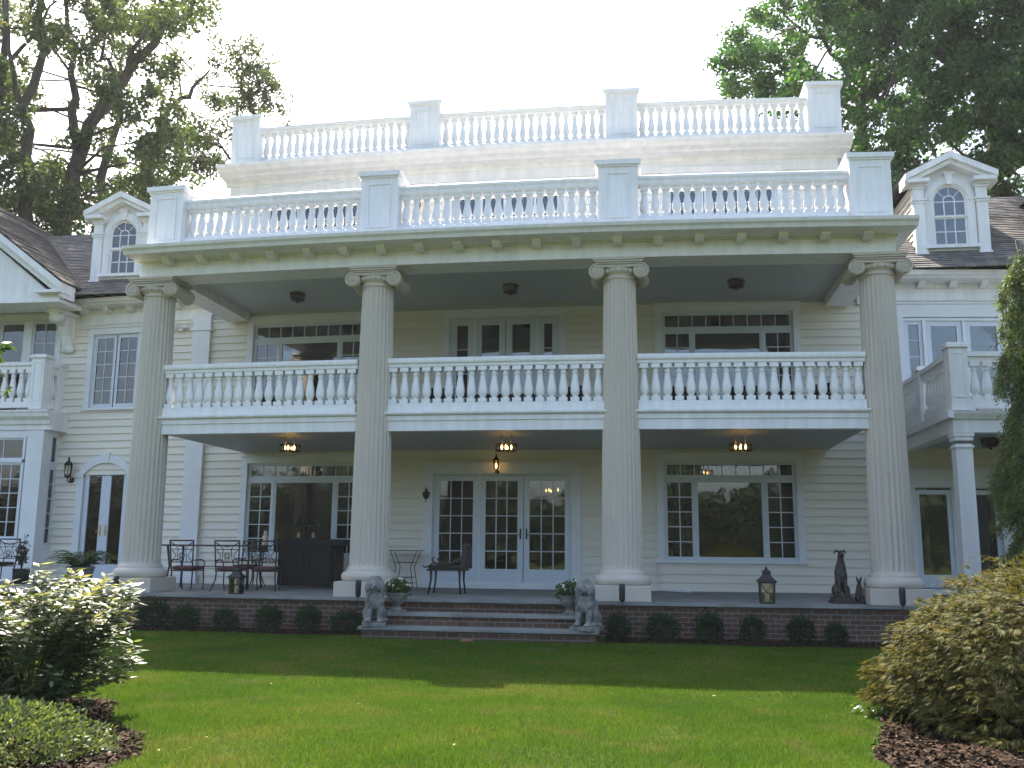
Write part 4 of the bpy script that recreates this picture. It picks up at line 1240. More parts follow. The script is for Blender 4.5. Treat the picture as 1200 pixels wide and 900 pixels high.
LC = [(-31.9,18.2,24.2),(-39.2,22.1,35.1),(-38.4,22.4,35.6),(-20.5,17.1,25.4),(-17.0,12.7,24.0),(-22.3,17.6,17.1),(-23.2,13.8,19.6),(-28.4,14.3,22.4),(-30.0,16.2,15.4),(-26.8,13.4,18.1),(-31.9,15.1,28.4),(-24.3,19.4,16.1),(-23.9,12.9,29.6),(-16.0,11.4,26.9),(-24.3,13.1,28.4),(-31.8,16.6,16.7),(-26.9,13.3,17.0),(-36.5,21.7,24.2),(-28.7,13.3,15.9),(-30.5,14.5,31.5),(-18.1,21.6,31.2),(-31.1,22.3,15.9),(-24.5,14.8,23.0),(-15.3,11.8,27.4),(-28.5,21.1,31.2),(-18.7,18.9,22.7),(-21.3,22.1,19.6),(-26.2,12.7,18.6),(-26.8,21.7,19.6),(-17.0,15.3,30.3),(-29.5,15.3,27.4),(-32.9,18.6,16.9),(-25.6,11.9,20.4),(-17.2,11.5,24.0),(-32.5,18.6,23.3),(-24.9,14.8,28.9),(-20.7,12.4,13.4),(-36.8,22.6,25.4),(-33.4,19.2,18.4),(-25.6,11.6,20.8),(-17.8,20.1,19.8),(-24.6,14.0,16.2),(-30.8,17.0,25.6),(-28.1,18.2,21.8),(-26.6,15.3,19.9),(-20.2,20.6,29.1),(-17.3,14.1,20.6),(-21.9,11.3,18.9),(-32.5,20.4,19.0),(-21.1,20.1,16.3),(-25.2,15.1,19.3),(-15.3,12.8,22.1),(-17.6,22.8,21.5),(-22.6,17.7,32.1),(-18.8,22.5,21.1),(-19.0,24.4,35.7),(-27.5,18.4,32.6),(-26.9,21.2,27.0),(-29.4,16.0,20.5),(-19.1,12.6,20.3),(-19.2,13.1,14.4),(-34.2,16.5,32.3),(-27.9,13.5,22.8),(-16.7,14.5,20.4),(-29.8,20.2,17.4),(-31.2,15.3,29.3),(-19.5,11.6,27.1),(-31.5,19.9,27.5),(-17.6,11.5,27.6),(-26.6,22.0,17.8),(-28.7,22.1,17.7),(-27.1,17.9,30.8),(-34.8,20.7,22.2),(-34.0,21.4,17.3),(-15.2,21.9,23.0),(-32.5,19.6,29.5),(-26.1,17.0,19.4),(-20.1,13.0,12.7),(-27.4,22.2,33.8),(-20.4,13.0,23.5),(-18.0,12.5,21.9),(-34.2,18.0,26.5),(-24.9,21.9,17.2),(-20.9,11.5,21.5),(-13.8,11.4,23.4),(-16.3,11.1,24.9),(-23.6,21.4,24.6),(-19.7,11.2,14.9),(-29.6,13.7,19.8),(-31.7,15.5,30.1),(-29.7,21.7,24.5),(-27.0,17.9,30.2),(-31.8,14.8,24.5),(-26.6,17.7,32.8),(-30.4,20.0,16.9),(-33.1,15.9,29.1),(-19.0,17.2,23.9),(-19.1,19.1,32.7),(-35.9,19.7,30.8),(-17.6,14.5,22.9),(-17.9,20.2,28.9),(-32.6,20.7,36.4),(-26.7,13.6,13.0),(-24.8,14.7,20.2),(-25.1,15.7,30.1),(-38.8,21.9,33.1),(-29.8,19.2,29.4),(-27.6,20.5,20.6),(-18.4,13.2,26.2),(-19.7,21.8,20.9),(-14.6,12.6,21.3),(-17.5,23.4,21.7),(-26.2,17.9,26.8),(-29.3,22.1,29.0),(-20.7,12.1,15.1),(-31.4,18.5,21.9),(-30.0,17.6,17.1),(-23.7,18.7,27.5),(-19.1,14.9,21.3),(-26.1,21.7,28.5),(-21.5,14.1,21.7),(-25.2,14.8,13.7),(-22.7,19.7,20.1),(-31.6,19.1,35.1),(-20.6,14.2,14.1),(-28.0,13.7,27.8),(-23.1,12.8,27.6),(-30.5,15.3,14.5),(-22.0,19.9,25.3),(-16.8,17.4,24.9),(-28.9,13.7,25.5),(-27.9,17.9,27.3),(-29.9,21.0,29.3),(-29.4,11.7,29.4),(-25.3,13.9,14.0),(-16.8,16.7,27.2),(-38.9,22.8,32.1),(-17.9,24.5,24.7),(-24.9,16.4,13.8),(-31.1,18.1,23.4),(-15.2,11.5,16.6),(-20.4,19.0,15.5),(-20.8,24.5,35.2),(-21.8,14.8,14.9),(-21.1,19.5,17.2),(-33.4,17.6,32.3),(-27.2,16.4,30.7),(-24.2,18.4,24.4),(-24.7,14.5,14.8),(-36.6,22.2,30.1),(-35.3,22.1,31.6),(-21.1,11.5,14.2),(-34.1,22.9,21.4),(-25.1,21.2,33.2),(-25.3,17.0,26.8),(-31.4,14.2,31.3),(-16.2,22.9,22.7),(-36.1,20.1,35.4),(-28.1,16.6,17.5),(-32.7,16.3,22.0),(-30.4,14.7,26.7),(-22.5,13.0,17.1),(-29.5,13.6,27.3),(-27.9,13.5,29.3),(-30.3,18.8,24.8),(-22.5,12.1,26.1),(-28.4,16.8,29.8),(-33.4,16.2,32.0),(-21.4,12.0,17.0),(-28.3,17.8,20.0),(-18.6,12.4,13.5),(-29.8,17.8,22.5),(-19.9,18.2,30.8),(-23.8,12.9,23.2),(-35.0,19.6,17.7),(-17.2,16.0,26.0),(-33.1,21.1,23.6),(-23.7,12.5,17.1),(-23.0,17.5,31.1),(-20.9,15.2,24.6),(-23.5,14.4,28.8),(-28.0,21.5,17.8),(-31.4,19.4,29.6),(-24.6,15.4,13.9),(-15.7,13.6,17.0),(-31.9,16.4,32.4),(-22.9,21.1,30.1),(-22.4,11.4,14.2),(-28.1,16.4,29.7),(-29.5,21.2,27.9),(-20.0,15.7,20.0),(-18.7,14.2,22.2),(-16.5,16.2,27.3),(-24.7,11.9,22.4),(-15.4,11.3,15.7),(-23.5,13.4,16.3),(-22.0,17.8,17.4),(-32.6,20.0,16.6),(-22.3,18.0,26.7),(-22.3,12.5,27.2),(-30.6,13.9,28.0),(-20.4,18.1,21.7),(-19.2,21.9,34.3),(-27.3,11.9,21.9),(-32.0,15.7,30.7),(-19.2,19.9,28.8),(-28.7,16.7,27.4),(-33.1,18.0,25.2),(-20.3,24.0,36.9),(-17.6,11.6,18.3),(-16.1,21.2,22.6),(-23.1,18.7,27.2),(-31.3,16.4,23.6),(-30.5,19.0,23.1),(-26.5,11.7,23.8),(-19.2,13.8,28.5),(-19.8,11.4,20.4),(-21.6,18.1,29.1),(-26.0,16.7,26.5),(-22.2,19.3,22.1),(-26.1,14.0,29.2),(-21.3,12.2,23.4),(-21.5,17.2,30.7),(-16.2,12.9,18.1),(-21.2,12.1,12.9),(-19.9,18.4,24.7),(-26.4,17.7,31.3),(-36.0,20.6,17.9),(-25.6,17.3,22.5),(-30.1,20.4,27.3),(-14.7,11.1,20.4),(-30.1,16.3,20.5),(-27.6,17.2,28.0),(-32.9,22.3,28.9),(-23.8,17.3,28.0),(-20.2,20.1,16.3),(-16.5,12.8,21.4),(-19.1,24.7,33.4),(-29.1,14.0,31.1),(-24.0,12.9,29.1),(-22.9,17.5,32.9),(-25.4,12.5,16.4),(-30.5,18.0,28.8),(-19.3,23.4,20.6),(-19.5,13.2,23.3),(-19.2,15.3,29.9),(-34.5,19.8,28.4),(-22.2,12.5,17.3),(-25.4,17.1,24.9),(-32.0,21.6,21.6),(-19.8,22.4,36.2),(-22.0,12.0,18.9),(-21.1,22.3,27.5),(-33.3,16.8,25.2),(-25.6,16.0,18.1),(-30.2,21.1,16.5),(-29.7,22.2,25.0),(-31.8,21.6,17.2),(-19.0,19.2,20.1),(-30.9,19.1,23.2),(-24.9,19.7,18.3),(-28.6,14.4,17.0),(-30.8,14.9,29.7),(-20.0,13.4,23.8),(-19.8,21.5,27.8),(-26.4,15.3,18.7),(-21.5,20.0,33.1),(-28.5,21.1,20.4),(-35.2,20.1,36.4),(-19.4,11.3,14.2),(-32.5,17.3,22.1),(-19.1,22.3,31.4),(-29.0,22.9,24.1),(-28.2,16.0,19.1),(-25.0,16.6,27.6),(-21.4,17.1,24.9),(-19.8,17.7,16.4),(-21.4,13.1,12.9),(-29.0,14.2,14.4),(-28.9,15.1,24.5),(-23.2,14.5,15.3),(-36.5,22.4,33.4),(-20.0,14.2,15.7),(-23.3,13.8,19.8),(-25.9,14.1,27.4),(-28.8,21.3,20.8),(-19.0,13.8,17.0),(-15.9,15.9,16.0),(-30.9,18.6,34.3),(-20.9,17.2,32.9),(-31.1,16.2,32.0),(-20.6,11.8,13.9),(-23.3,11.2,12.7),(-23.1,11.0,21.4),(-28.2,18.4,21.9),(-21.1,18.4,20.5),(-33.5,18.0,21.0),(-26.3,13.9,22.9),(-17.3,20.8,29.2),(-18.4,21.2,19.4),(-19.0,16.7,24.0),(-15.7,13.3,29.0),(-23.0,18.9,15.7),(-28.2,14.5,28.8),(-33.3,21.0,20.1),(-29.7,14.9,30.6),(-18.1,16.5,17.3),(-21.9,21.6,16.6),(-33.5,20.3,20.9),(-28.8,15.4,23.0),(-25.7,18.8,18.0),(-16.2,12.7,17.5),(-36.7,21.2,28.5),(-20.0,18.5,17.8),(-21.0,22.7,18.1),(-14.5,11.9,14.5),(-28.8,13.9,14.1),(-29.1,18.6,31.9),(-29.9,14.6,16.6),(-19.8,18.5,25.0),(-33.9,18.5,16.7),(-33.1,18.1,23.1),(-23.8,13.9,14.5),(-29.2,15.1,25.9),(-26.8,12.2,22.4),(-15.2,12.1,14.0),(-21.4,14.4,26.1),(-25.5,14.7,21.1),(-28.1,12.9,19.2),(-15.9,12.7,16.0)]
RC = [(20.4,22.4,30.3),(12.9,21.1,20.0),(20.2,23.2,30.6),(13.7,19.2,17.5),(15.1,17.7,17.8),(23.2,22.1,24.8),(17.0,24.9,29.2),(18.1,21.7,25.5),(20.4,17.2,18.4),(21.4,14.9,20.1),(16.2,14.4,24.2),(19.9,21.4,18.5),(15.9,17.2,28.6),(16.2,17.3,19.9),(9.0,16.0,23.9),(24.8,18.3,26.6),(18.1,19.4,27.4),(20.5,24.4,35.4),(20.1,24.8,33.5),(16.4,18.2,26.6),(15.8,16.7,23.5),(16.0,21.6,25.2),(21.5,24.7,24.2),(20.8,20.5,29.7),(22.3,22.7,32.1),(13.3,14.1,12.2),(8.0,16.8,19.2),(14.1,17.8,14.4),(18.6,22.3,18.5),(15.3,15.4,25.1),(12.7,24.0,32.3),(16.1,21.0,31.7),(11.8,19.0,16.3),(21.1,22.1,20.7),(17.3,22.8,32.3),(16.8,22.4,25.5),(13.3,14.9,18.0),(11.9,16.5,22.2),(24.5,18.2,22.7),(25.4,22.5,17.8),(23.1,17.4,16.8),(23.5,17.7,22.6),(17.9,23.5,27.0),(20.8,16.6,16.4),(17.2,22.2,33.4),(27.4,23.6,28.7),(12.3,20.7,24.8),(14.6,20.5,29.6),(12.5,14.8,24.6),(8.8,17.2,19.0),(11.4,18.8,22.9),(16.6,20.2,31.0),(15.1,24.9,31.6),(13.1,20.8,15.3),(9.0,24.0,24.7),(22.0,21.2,27.5),(13.7,23.0,25.7),(21.7,15.9,20.9),(14.8,23.9,30.2),(15.8,19.2,14.6),(16.9,17.2,16.1),(8.4,14.6,18.4),(17.1,22.4,21.8),(27.1,23.5,30.5),(16.5,19.1,20.1),(21.0,14.1,22.6),(24.0,21.9,20.2),(19.6,21.3,18.5),(17.0,15.6,17.7),(17.0,22.1,27.7),(17.7,21.6,19.3),(14.9,19.3,30.8),(21.9,22.9,21.8),(11.6,22.8,24.9),(13.2,14.4,21.7),(22.0,18.2,22.5),(24.7,20.7,25.9),(15.2,22.7,17.5),(15.7,15.8,19.4),(21.5,20.2,26.9),(19.2,20.2,20.3),(12.3,21.3,20.8),(17.3,15.7,22.6),(20.4,24.1,35.1),(14.1,19.0,26.9),(12.7,15.9,21.5),(15.5,21.3,15.2),(18.3,21.0,22.6),(19.1,19.6,23.5),(9.3,21.4,25.2),(12.4,22.9,29.8),(22.5,17.3,28.0),(26.6,23.0,25.7),(14.8,24.3,27.7),(17.2,14.0,17.4),(14.1,15.5,28.4),(14.9,18.4,24.1),(16.2,16.2,20.2),(21.6,17.9,21.0),(23.1,15.8,16.6),(24.5,17.7,19.7),(11.7,17.8,26.0),(10.8,18.8,25.1),(8.6,19.6,23.7),(25.8,21.6,24.5),(21.2,20.2,29.3),(14.6,14.3,25.7),(21.9,14.9,21.9),(24.7,18.4,18.5),(22.4,18.6,17.9),(19.1,15.9,16.3),(17.2,22.4,23.0),(18.0,14.7,27.4),(11.4,16.4,15.5),(12.0,15.4,15.0),(11.6,14.5,24.4),(21.3,18.5,25.1),(22.8,17.1,27.6),(21.4,19.6,25.3),(13.0,17.5,20.6),(23.4,21.1,22.6),(22.1,24.9,20.4),(14.8,22.6,25.7),(14.3,24.8,31.1),(23.3,18.8,16.9),(21.7,23.5,34.9),(14.8,16.3,26.6),(10.8,16.0,20.6),(16.0,19.0,20.3),(12.5,24.3,30.4),(22.6,24.5,25.7),(15.8,20.0,22.4),(24.8,22.1,23.1),(14.9,17.7,25.6),(12.8,20.6,24.5),(23.4,19.0,28.1),(17.9,21.8,17.4),(18.8,18.9,18.9),(18.4,18.7,29.6),(12.1,17.3,27.6),(22.8,18.7,24.6),(15.2,20.3,29.7),(15.2,20.8,14.9),(22.8,21.1,30.6),(14.2,22.3,24.9),(12.7,17.2,27.9),(23.8,17.2,19.9),(13.4,19.0,20.4),(19.7,22.7,27.6),(21.3,15.1,15.2),(13.7,15.8,14.8),(18.5,22.7,23.1),(16.2,21.8,29.2),(9.3,19.1,25.4),(22.8,20.2,24.1),(22.2,24.6,21.4),(14.4,14.2,18.6),(10.4,16.3,25.8),(18.0,20.3,29.1),(10.7,14.5,20.1),(9.6,18.4,20.9),(25.8,22.3,22.2),(15.1,23.4,27.7),(18.8,14.8,26.4),(14.1,18.0,18.5),(20.7,17.1,21.8),(16.1,15.6,18.7),(21.2,24.6,32.7),(16.1,14.5,25.0),(11.6,20.3,27.1),(19.4,18.9,18.1),(18.4,17.3,20.3),(11.9,21.6,26.2),(8.7,14.2,17.6),(11.1,22.9,21.2),(20.4,16.8,17.6),(8.1,16.8,18.9),(8.3,16.3,19.9),(21.1,17.0,21.6),(12.7,14.3,13.0),(21.9,15.1,15.4),(23.1,21.6,28.7),(22.9,17.6,28.2),(22.3,15.7,20.4),(20.1,15.1,20.7),(13.9,18.9,22.9),(20.4,22.2,20.2),(19.4,22.5,34.4),(21.5,18.8,17.6),(22.3,21.7,21.6),(15.9,16.0,19.4),(11.9,17.5,14.2),(16.6,20.3,31.1),(19.1,16.6,16.6),(15.6,24.7,22.3),(20.2,14.7,24.5),(12.9,17.0,20.9),(20.8,15.4,24.3),(17.2,16.3,16.2),(12.5,14.3,24.2),(21.7,20.7,32.3),(17.2,14.5,19.2),(7.6,19.4,22.6),(23.5,21.9,27.1),(12.1,23.9,30.7),(11.0,19.5,24.8),(22.0,21.1,26.9),(10.2,14.2,16.9),(17.5,24.7,19.4),(23.4,14.8,22.7),(16.8,21.6,22.9),(17.1,15.8,24.1),(12.9,16.0,21.5),(12.4,18.7,15.2),(13.8,18.3,21.9),(16.3,21.9,25.4),(11.0,15.5,22.4),(16.4,14.5,20.9),(11.8,19.9,25.2),(9.2,23.0,22.4),(16.7,15.8,27.2),(23.9,21.7,19.8),(11.5,16.6,24.0),(25.2,20.1,19.8),(15.1,15.7,21.3),(16.7,16.4,27.1),(14.6,21.4,27.5),(21.8,15.3,19.4),(18.6,21.4,18.0),(16.3,16.2,15.4),(9.9,18.2,26.0),(24.4,18.2,27.2),(14.8,24.3,32.6),(14.7,20.6,16.1),(21.4,17.2,24.3),(22.7,17.1,19.1),(25.2,18.6,22.2),(13.9,18.5,25.6),(16.6,21.0,24.2),(21.5,17.7,17.6),(13.2,19.9,26.5),(18.1,19.2,24.7),(15.4,14.8,17.9),(21.1,17.0,20.0),(26.5,22.5,25.7),(10.6,17.6,26.2),(16.5,20.4,26.3),(11.8,20.2,24.6),(20.3,22.2,25.5),(22.6,15.5,17.3),(20.5,21.7,23.0),(13.0,21.5,24.5),(12.7,21.3,25.9),(13.2,22.3,22.2),(25.1,24.2,23.4),(22.4,22.9,27.0),(18.9,24.9,21.5),(20.8,14.4,24.6),(9.1,24.6,26.7),(14.7,17.2,13.9),(10.5,23.3,27.2),(24.8,18.2,20.6),(21.4,17.3,22.4),(23.9,22.5,32.8),(15.0,15.9,21.8),(25.6,21.8,22.5),(22.8,22.9,20.5),(22.3,15.0,25.9),(16.9,20.5,31.4),(23.1,15.8,19.8),(9.7,22.2,23.8),(22.1,19.1,17.3),(24.9,21.5,22.4),(11.8,14.8,19.0),(19.7,16.4,22.6),(24.1,17.7,18.2),(9.9,22.5,24.9),(15.9,15.2,23.7),(19.8,16.1,22.2),(14.4,15.3,12.7),(20.2,24.6,29.8),(13.5,14.8,26.6),(13.1,22.4,26.0),(18.1,23.9,30.2),(19.6,23.0,22.3),(22.8,24.5,30.8),(18.4,16.5,19.4),(21.3,19.2,30.1),(22.2,23.4,30.3),(20.9,24.5,23.1),(18.0,18.6,25.4),(18.8,23.3,16.9),(13.5,14.5,20.3),(10.0,15.5,18.3),(25.2,24.3,19.9),(13.2,20.3,30.2),(20.0,15.3,19.7),(25.8,18.6,23.9),(23.2,23.1,24.4),(18.1,19.9,27.9),(24.4,21.0,27.4),(17.6,18.0,18.1),(12.2,23.3,21.6),(18.0,22.8,32.4),(15.7,15.1,17.1),(24.6,23.8,27.2),(13.8,21.9,19.6),(24.5,20.5,28.5),(24.7,20.6,20.7),(25.1,20.1,25.7),(24.4,21.7,29.7),(10.1,16.2,22.3),(13.0,14.2,15.9),(20.1,19.3,31.4),(15.1,14.8,20.5),(22.6,19.2,26.6),(17.6,16.9,25.6),(12.6,22.5,27.6),(19.3,15.4,16.9),(20.4,18.0,19.3),(19.6,22.7,24.2),(23.1,15.0,22.3),(13.4,16.8,19.5),(21.0,15.4,16.4),(12.1,15.2,24.6),(24.0,20.2,26.7),(13.6,14.4,27.6),(20.4,19.4,19.9),(10.7,19.6,26.2),(12.0,23.2,23.4),(7.1,18.0,21.5),(6.8,18.0,21.1),(6.9,18.0,20.0),(7.3,18.0,20.2),(6.7,18.0,21.3)]
HC = [(-18.4,22.0,23.4),(-17.9,22.0,24.3),(-17.4,22.0,25.7),(-16.9,22.0,24.7),(-16.4,22.0,24.0),(-15.7,22.0,24.2),(-15.3,22.0,23.0),(-16.1,22.0,22.4),(-15.1,22.0,22.1),(-17.7,22.0,22.7),(-18.5,22.0,22.0),(-18.9,22.0,20.9),(-17.9,22.0,20.2),(-17.0,22.0,22.4),(-16.2,22.0,24.9),(-16.7,22.0,25.6),(-18.6,22.0,19.8),(-19.3,22.0,20.3),(-18.1,22.0,19.1),(-15.5,22.0,23.7)]
RX = [(11.3,17.0,16.2),(11.6,17.0,15.2),(12.3,17.0,16.8),(12.6,17.0,15.7),(11.8,17.0,14.3),(10.8,17.0,17.5),(11.0,17.0,14.6),(13.3,17.0,17.1),(14.4,17.0,17.4),(12.8,17.0,14.5),(10.5,17.0,17.8)]

tl = dict(group="tall trees behind the left wing")
LC = [c for c in LC if c[2] < 24.2 + (c[1] - 14) * .55]
near = [c for c in LC if c[0] < -10]
gA = [c for c in near if c[1] < 14.5 and c[0] < -20.2]
gC = [c for c in near if c[1] < 17.5 and c not in gA]
gE = [c for c in near if c not in gA and c not in gC and c[0] < -17.6 - (c[1] - 17) * .4]
gH = HC + [c for c in near if c not in gA and c not in gC and c not in gE]
tree("tall_tree", "tall dark-trunked tree at the left edge behind the front gable", (-20.1, 12, GZ),
     [([(-20.1, 12, GZ), (-20.17, 12, 12.6), (-20.55, 12, 16.8), (-20.66, 12.3, 20.4), (-20.7, 12.5, 26)], .34, .08),
      ([(-20.5, 12, 16.5), (-21.25, 11.8, 19), (-21.9, 11.5, 23)], .15, .04),
      ([(-21.6, 11.5, GZ), (-22.06, 11.7, 14.5), (-21.95, 12, 19.2), (-22.3, 12, 25.8)], .27, .08), ([(-21.9, 12, 19.2), (-21.1, 12.3, 21), (-20.3, 12.6, 22.6)], .1, .04)],
     gA, 420, .95, .20, .13, LEAF_BACK, 1, **tl)
tree("tall_tree", "tall forked tree with a leaning limb behind the left dormer", (-20.5, 14, GZ),
     [([(-20.5, 14, GZ), (-20.06, 14, 13.3), (-19.7, 14, 16.4), (-18.44, 14, 19.4), (-16.8, 14, 21.1), (-15.3, 14, 23.4), (-14.9, 14, 24.2)], .40, .05),
      ([(-19.75, 14, 16.2), (-20.07, 14, 19.1), (-20.5, 14, 21.5), (-21, 14, 25)], .22, .06),
      ([(-18.44, 14, 19.4), (-19.04, 14.1, 21), (-19.5, 14.2, 22.5)], .11, .04), ([(-18.1, 14, 19.8), (-17.3, 13.8, 21.3), (-16.4, 13.5, 23.2)], .12, .04)],
     gC, 420, .95, .20, .13, LEAF_BACK, 2, **tl)
tree("tall_tree", "slender tree with thin sparse branches behind the left dormer and the terrace", (-23.4, 21, GZ),
     [([(-23.4, 21, GZ), (-23.4, 21.2, 17.6), (-23.2, 22, 22.3), (-23.1, 22, 26)], .34, .07),
      ([(-22.0, 22, GZ), (-21.3, 22, 19.4), (-20.6, 22, 22.1), (-19.5, 22, 23.3), (-18.4, 22, 24.4)], .28, .05), ([(-20.6, 22, 22.1), (-21.2, 22.3, 24), (-21.1, 22.5, 26.5)], .1, .03)],
     gE, 360, .95, .22, .13, LEAF_BACK, 3, **tl)
tree("tall_tree", "thin-leaved tree rising beside the left end of the roof balustrade", (-15.9, 23, GZ),
     [([(-15.9, 23, GZ), (-15.95, 22.5, 20.9), (-16.1, 22, 22.6), (-16.8, 22, 23.8), (-17.3, 22, 25)], .2, .02), ([(-16.1, 22, 22.6), (-15.6, 22, 23.9), (-15.2, 22, 24.6)], .09, .03),
      ([(-15.95, 22.5, 18.9), (-17.5, 22, 20.2), (-18.6, 21.5, 21.5)], .1, .03)],
     gH, 300, .8, .19, .11, LEAF_BACK, 4, **tl)
rA = [c for c in RC if c[0] > 11.5 + (c[1] - 14) * .3]
rB = RX + [c for c in RC if c not in rA]
tree("broad_tree", "large dense green tree with a thick leaning trunk behind the right dormer", (17.0, 19, GZ),
     [([(17.0, 19, GZ), (17.14, 19, 15), (17.15, 19, 17.4), (16.7, 19, 20.8), (16.1, 19, 27)], .55, .1),
      ([(17.15, 19, 17.2), (18.7, 19, 20.3), (20, 19, 24)], .3, .06), ([(16.7, 19, 20), (14.1, 18.5, 21.8), (10.6, 18, 23.4)], .25, .05),
      ([(16.9, 19, 18.1), (13.5, 18, 18.4), (10.5, 17.5, 19.9)], .22, .05), ([(17.1, 19, 16), (19, 20, 17.3), (21.5, 20.5, 18.5)], .25, .06)],
     rA, 620, 1.15, .21, .14, LEAF_GREEN, 5, group="green trees behind the right wing")
tree("broad_tree", "green tree spreading feathery side branches beside the right end of the roof balustrade", (12.3, 20, GZ),
     [([(12.3, 20, GZ), (12.3, 19.5, 15), (12.1, 19, 18.4), (12.5, 19, 23), (12.8, 19, 26)], .36, .07), ([(12.1, 19, 18.4), (10, 18.5, 20), (7.6, 18, 20.6)], .14, .03), ([(12.2, 19, 20), (10.5, 18.5, 22), (8.8, 18, 23.2)], .13, .03)],
     rB, 520, 1.0, .20, .13, LEAF_GREEN, 6, group="green trees behind the right wing")
# wood across the lawn, behind the camera: it is what the panes mirror
r = np.random.default_rng(9)
n = 110000
P = np.stack([r.uniform(-110, 110, n), r.uniform(-74, -58, n), np.zeros(n)], 1)
top = 7.4 + 2.4 * np.sin(P[:, 0] * .21) * np.sin(P[:, 0] * .083 + 1) + 1.3 * np.sin(P[:, 0] * .55 + 2) + .8 * np.sin(P[:, 0] * 1.7)
P[:, 2] = GZ + r.uniform(0, 1, n) ** .7 * top
kind(np_mesh("distant_woods", leaf_quads(P, rand_dirs(n, r), rand_dirs(n, r), r.uniform(.35, .8, n), r.uniform(.3, .6, n)), 4, LEAF_FAR), "stuff")

# ---- shrubs
def mound(n, rx, ry, rz, r, lump=.12, zmin=-.3, shell=.35):
    d = rand_dirs(n, r); d[:, 2] = np.where(d[:, 2] < zmin, -d[:, 2] * .5, d[:, 2])
    a_ = np.arctan2(d[:, 1], d[:, 0])
    f = 1 + lump * (np.sin(5 * a_ + 3 * d[:, 2]) * np.cos(4 * d[:, 2] * 2 + a_ * 2) + .6 * np.sin(11 * a_ + 7 * d[:, 2]))
    t = 1 - shell * r.uniform(0, 1, n) ** 2
    return d * np.array([rx, ry, rz]) * (f * t)[:, None], d
# boxwood row
box = thing("boxwood", "first small round boxwood from the left along the brick porch base", "shrub", group="boxwoods planted along the brick porch base")
r = np.random.default_rng(21)
P, d = mound(1700, .29, .25, .27, r, .26, -.8)
P[:, 2] += .27
dd = unit(d * .8 + rand_dirs(len(P), r) * .8 + np.array([0, 0, .4]))
np_mesh("foliage", leaf_quads(P, dd, rand_dirs(len(P), r), r.uniform(.04, .075, len(P)), r.uniform(.02, .035, len(P))), 4, LEAF_BOX, box)
b = MB()
for i in range(7): b.tube([(0, 0, 0), (rnd.uniform(-.1, .1), rnd.uniform(-.1, .1), .2), (rnd.uniform(-.2, .2), rnd.uniform(-.2, .2), .42)], [.012, .008, .004], 5)
b.build("stem", BARK, box)
ordn = ["first", "second", "third", "fourth", "fifth", "sixth"]
spots = [(-6.75, -1.12), (-6.0, -1.12), (-5.1, -1.15), (-4.25, -1.15), (-3.45, -1.17), (-2.65, -1.2), (2.52, -1.22), (3.32, -1.2), (4.18, -1.22), (4.98, -1.25), (5.78, -1.25), (6.5, -1.25)]
for i, (x, y) in enumerate(spots):
    if i < 6: lb = ordn[i] + " small round boxwood, counted from the left end, left of the steps"
    else: lb = ordn[i - 6] + " small round boxwood to the right of the steps"
    if i == 0: box.location = (x, y - bow(x), GZ); box["label"] = lb
    else:
        o_ = dup(box, (x + rnd.uniform(-.06, .06), y - bow(x) + rnd.uniform(-.05, .05), GZ), i * 1.3, lb)
        w_ = rnd.uniform(.72, 1.0); o_.scale = (w_, w_ * rnd.uniform(.85, 1.1), rnd.uniform(.7, .98))

# tall glossy shrub, left foreground
def leafy_shrub(base, seed):
    r = np.random.default_rng(seed)
    root = thing("leafy_shrub", "tall open shrub with glossy leaf whorls, the upper ones coloured as sunlit, in the left foreground", "shrub", base)
    b = MB(); Vs = []; Vt = []
    for i in range(125):
        az = r.uniform(0, 2 * np.pi); rr = 1.08 * np.sqrt(r.uniform(.02, 1)); tall = 1.29 - .25 * rr ** 2 + r.normal() * .10
        if r.uniform() < .55: tall *= r.uniform(.2, .85); rr *= 1.0
        tip = np.array([np.cos(az) * rr, np.sin(az) * rr * .8, max(.22, tall)])
        b0 = np.array([np.cos(az) * .12 * r.uniform(), np.sin(az) * .12 * r.uniform(), 0])
        mid = (b0 * .45 + tip * .55); mid[2] = tip[2] * .55; mid[:2] *= .75
        b.tube([b0, mid, tip], [.011, .006, .003], 5)
        axis = unit(tip - mid)
        # leaves along the upper stem, then whorls at the tip
        for t in np.linspace(.0, 1.0, 17):
            p = mid * (1 - t) + tip * t
            k = 3
            a0 = r.uniform(0, 6.28)
            for j in range(k):
                a_ = a0 + j * 2.1
                out = np.array([np.cos(a_), np.sin(a_), 0]); dd_ = unit(out * 1.0 + axis * .35 + np.array([0, 0, r.uniform(-.5, .15)]))
                Vs.append((p + r.normal(size=3) * .02, dd_, unit(np.array([0, 0, 1.]) + out * .2 + r.normal(size=3) * .3), r.uniform(.09, .17), r.uniform(.034, .054)))
        topw = Vt if (tip[2] > .85 or r.uniform() < .2) else Vs  # high tips get the leaf colour with sun painted in
        for j in range(11):
            a_ = j * 2.4 + r.uniform(0, .5); out = np.array([np.cos(a_), np.sin(a_), 0])
            dd_ = unit(out + np.array([0, 0, .35 - .07 * j + r.normal() * .12]))
            topw.append((tip + np.array([0, 0, .012 * (5 - j)]), dd_, unit(np.array([0, 0, 1.]) + out * .3 + r.normal(size=3) * .25), r.uniform(.10, .18), r.uniform(.036, .054)))
    b.build("stem", BARK, root)
    for nm, LV, mm in (("foliage", Vs, LEAF_SHRUB), ("shoot_tips", Vt, LEAF_SUNLIT)):
        P, d_, nn, L_, W_ = [np.array(q) for q in zip(*LV)]
        np_mesh(nm, leaf_quads(P, d_, nn, L_, W_), 4, mm, root)
leafy_shrub((-2.95, -10.55, GZ), 5)
low = thing("low_shrub", "low mound of small pale-edged leaves at the bottom left corner", "shrub", (-2.25, -12.1, GZ))
r = np.random.default_rng(31)
P, d = mound(9000, 1.05, .75, .40, r, .08, -.1)
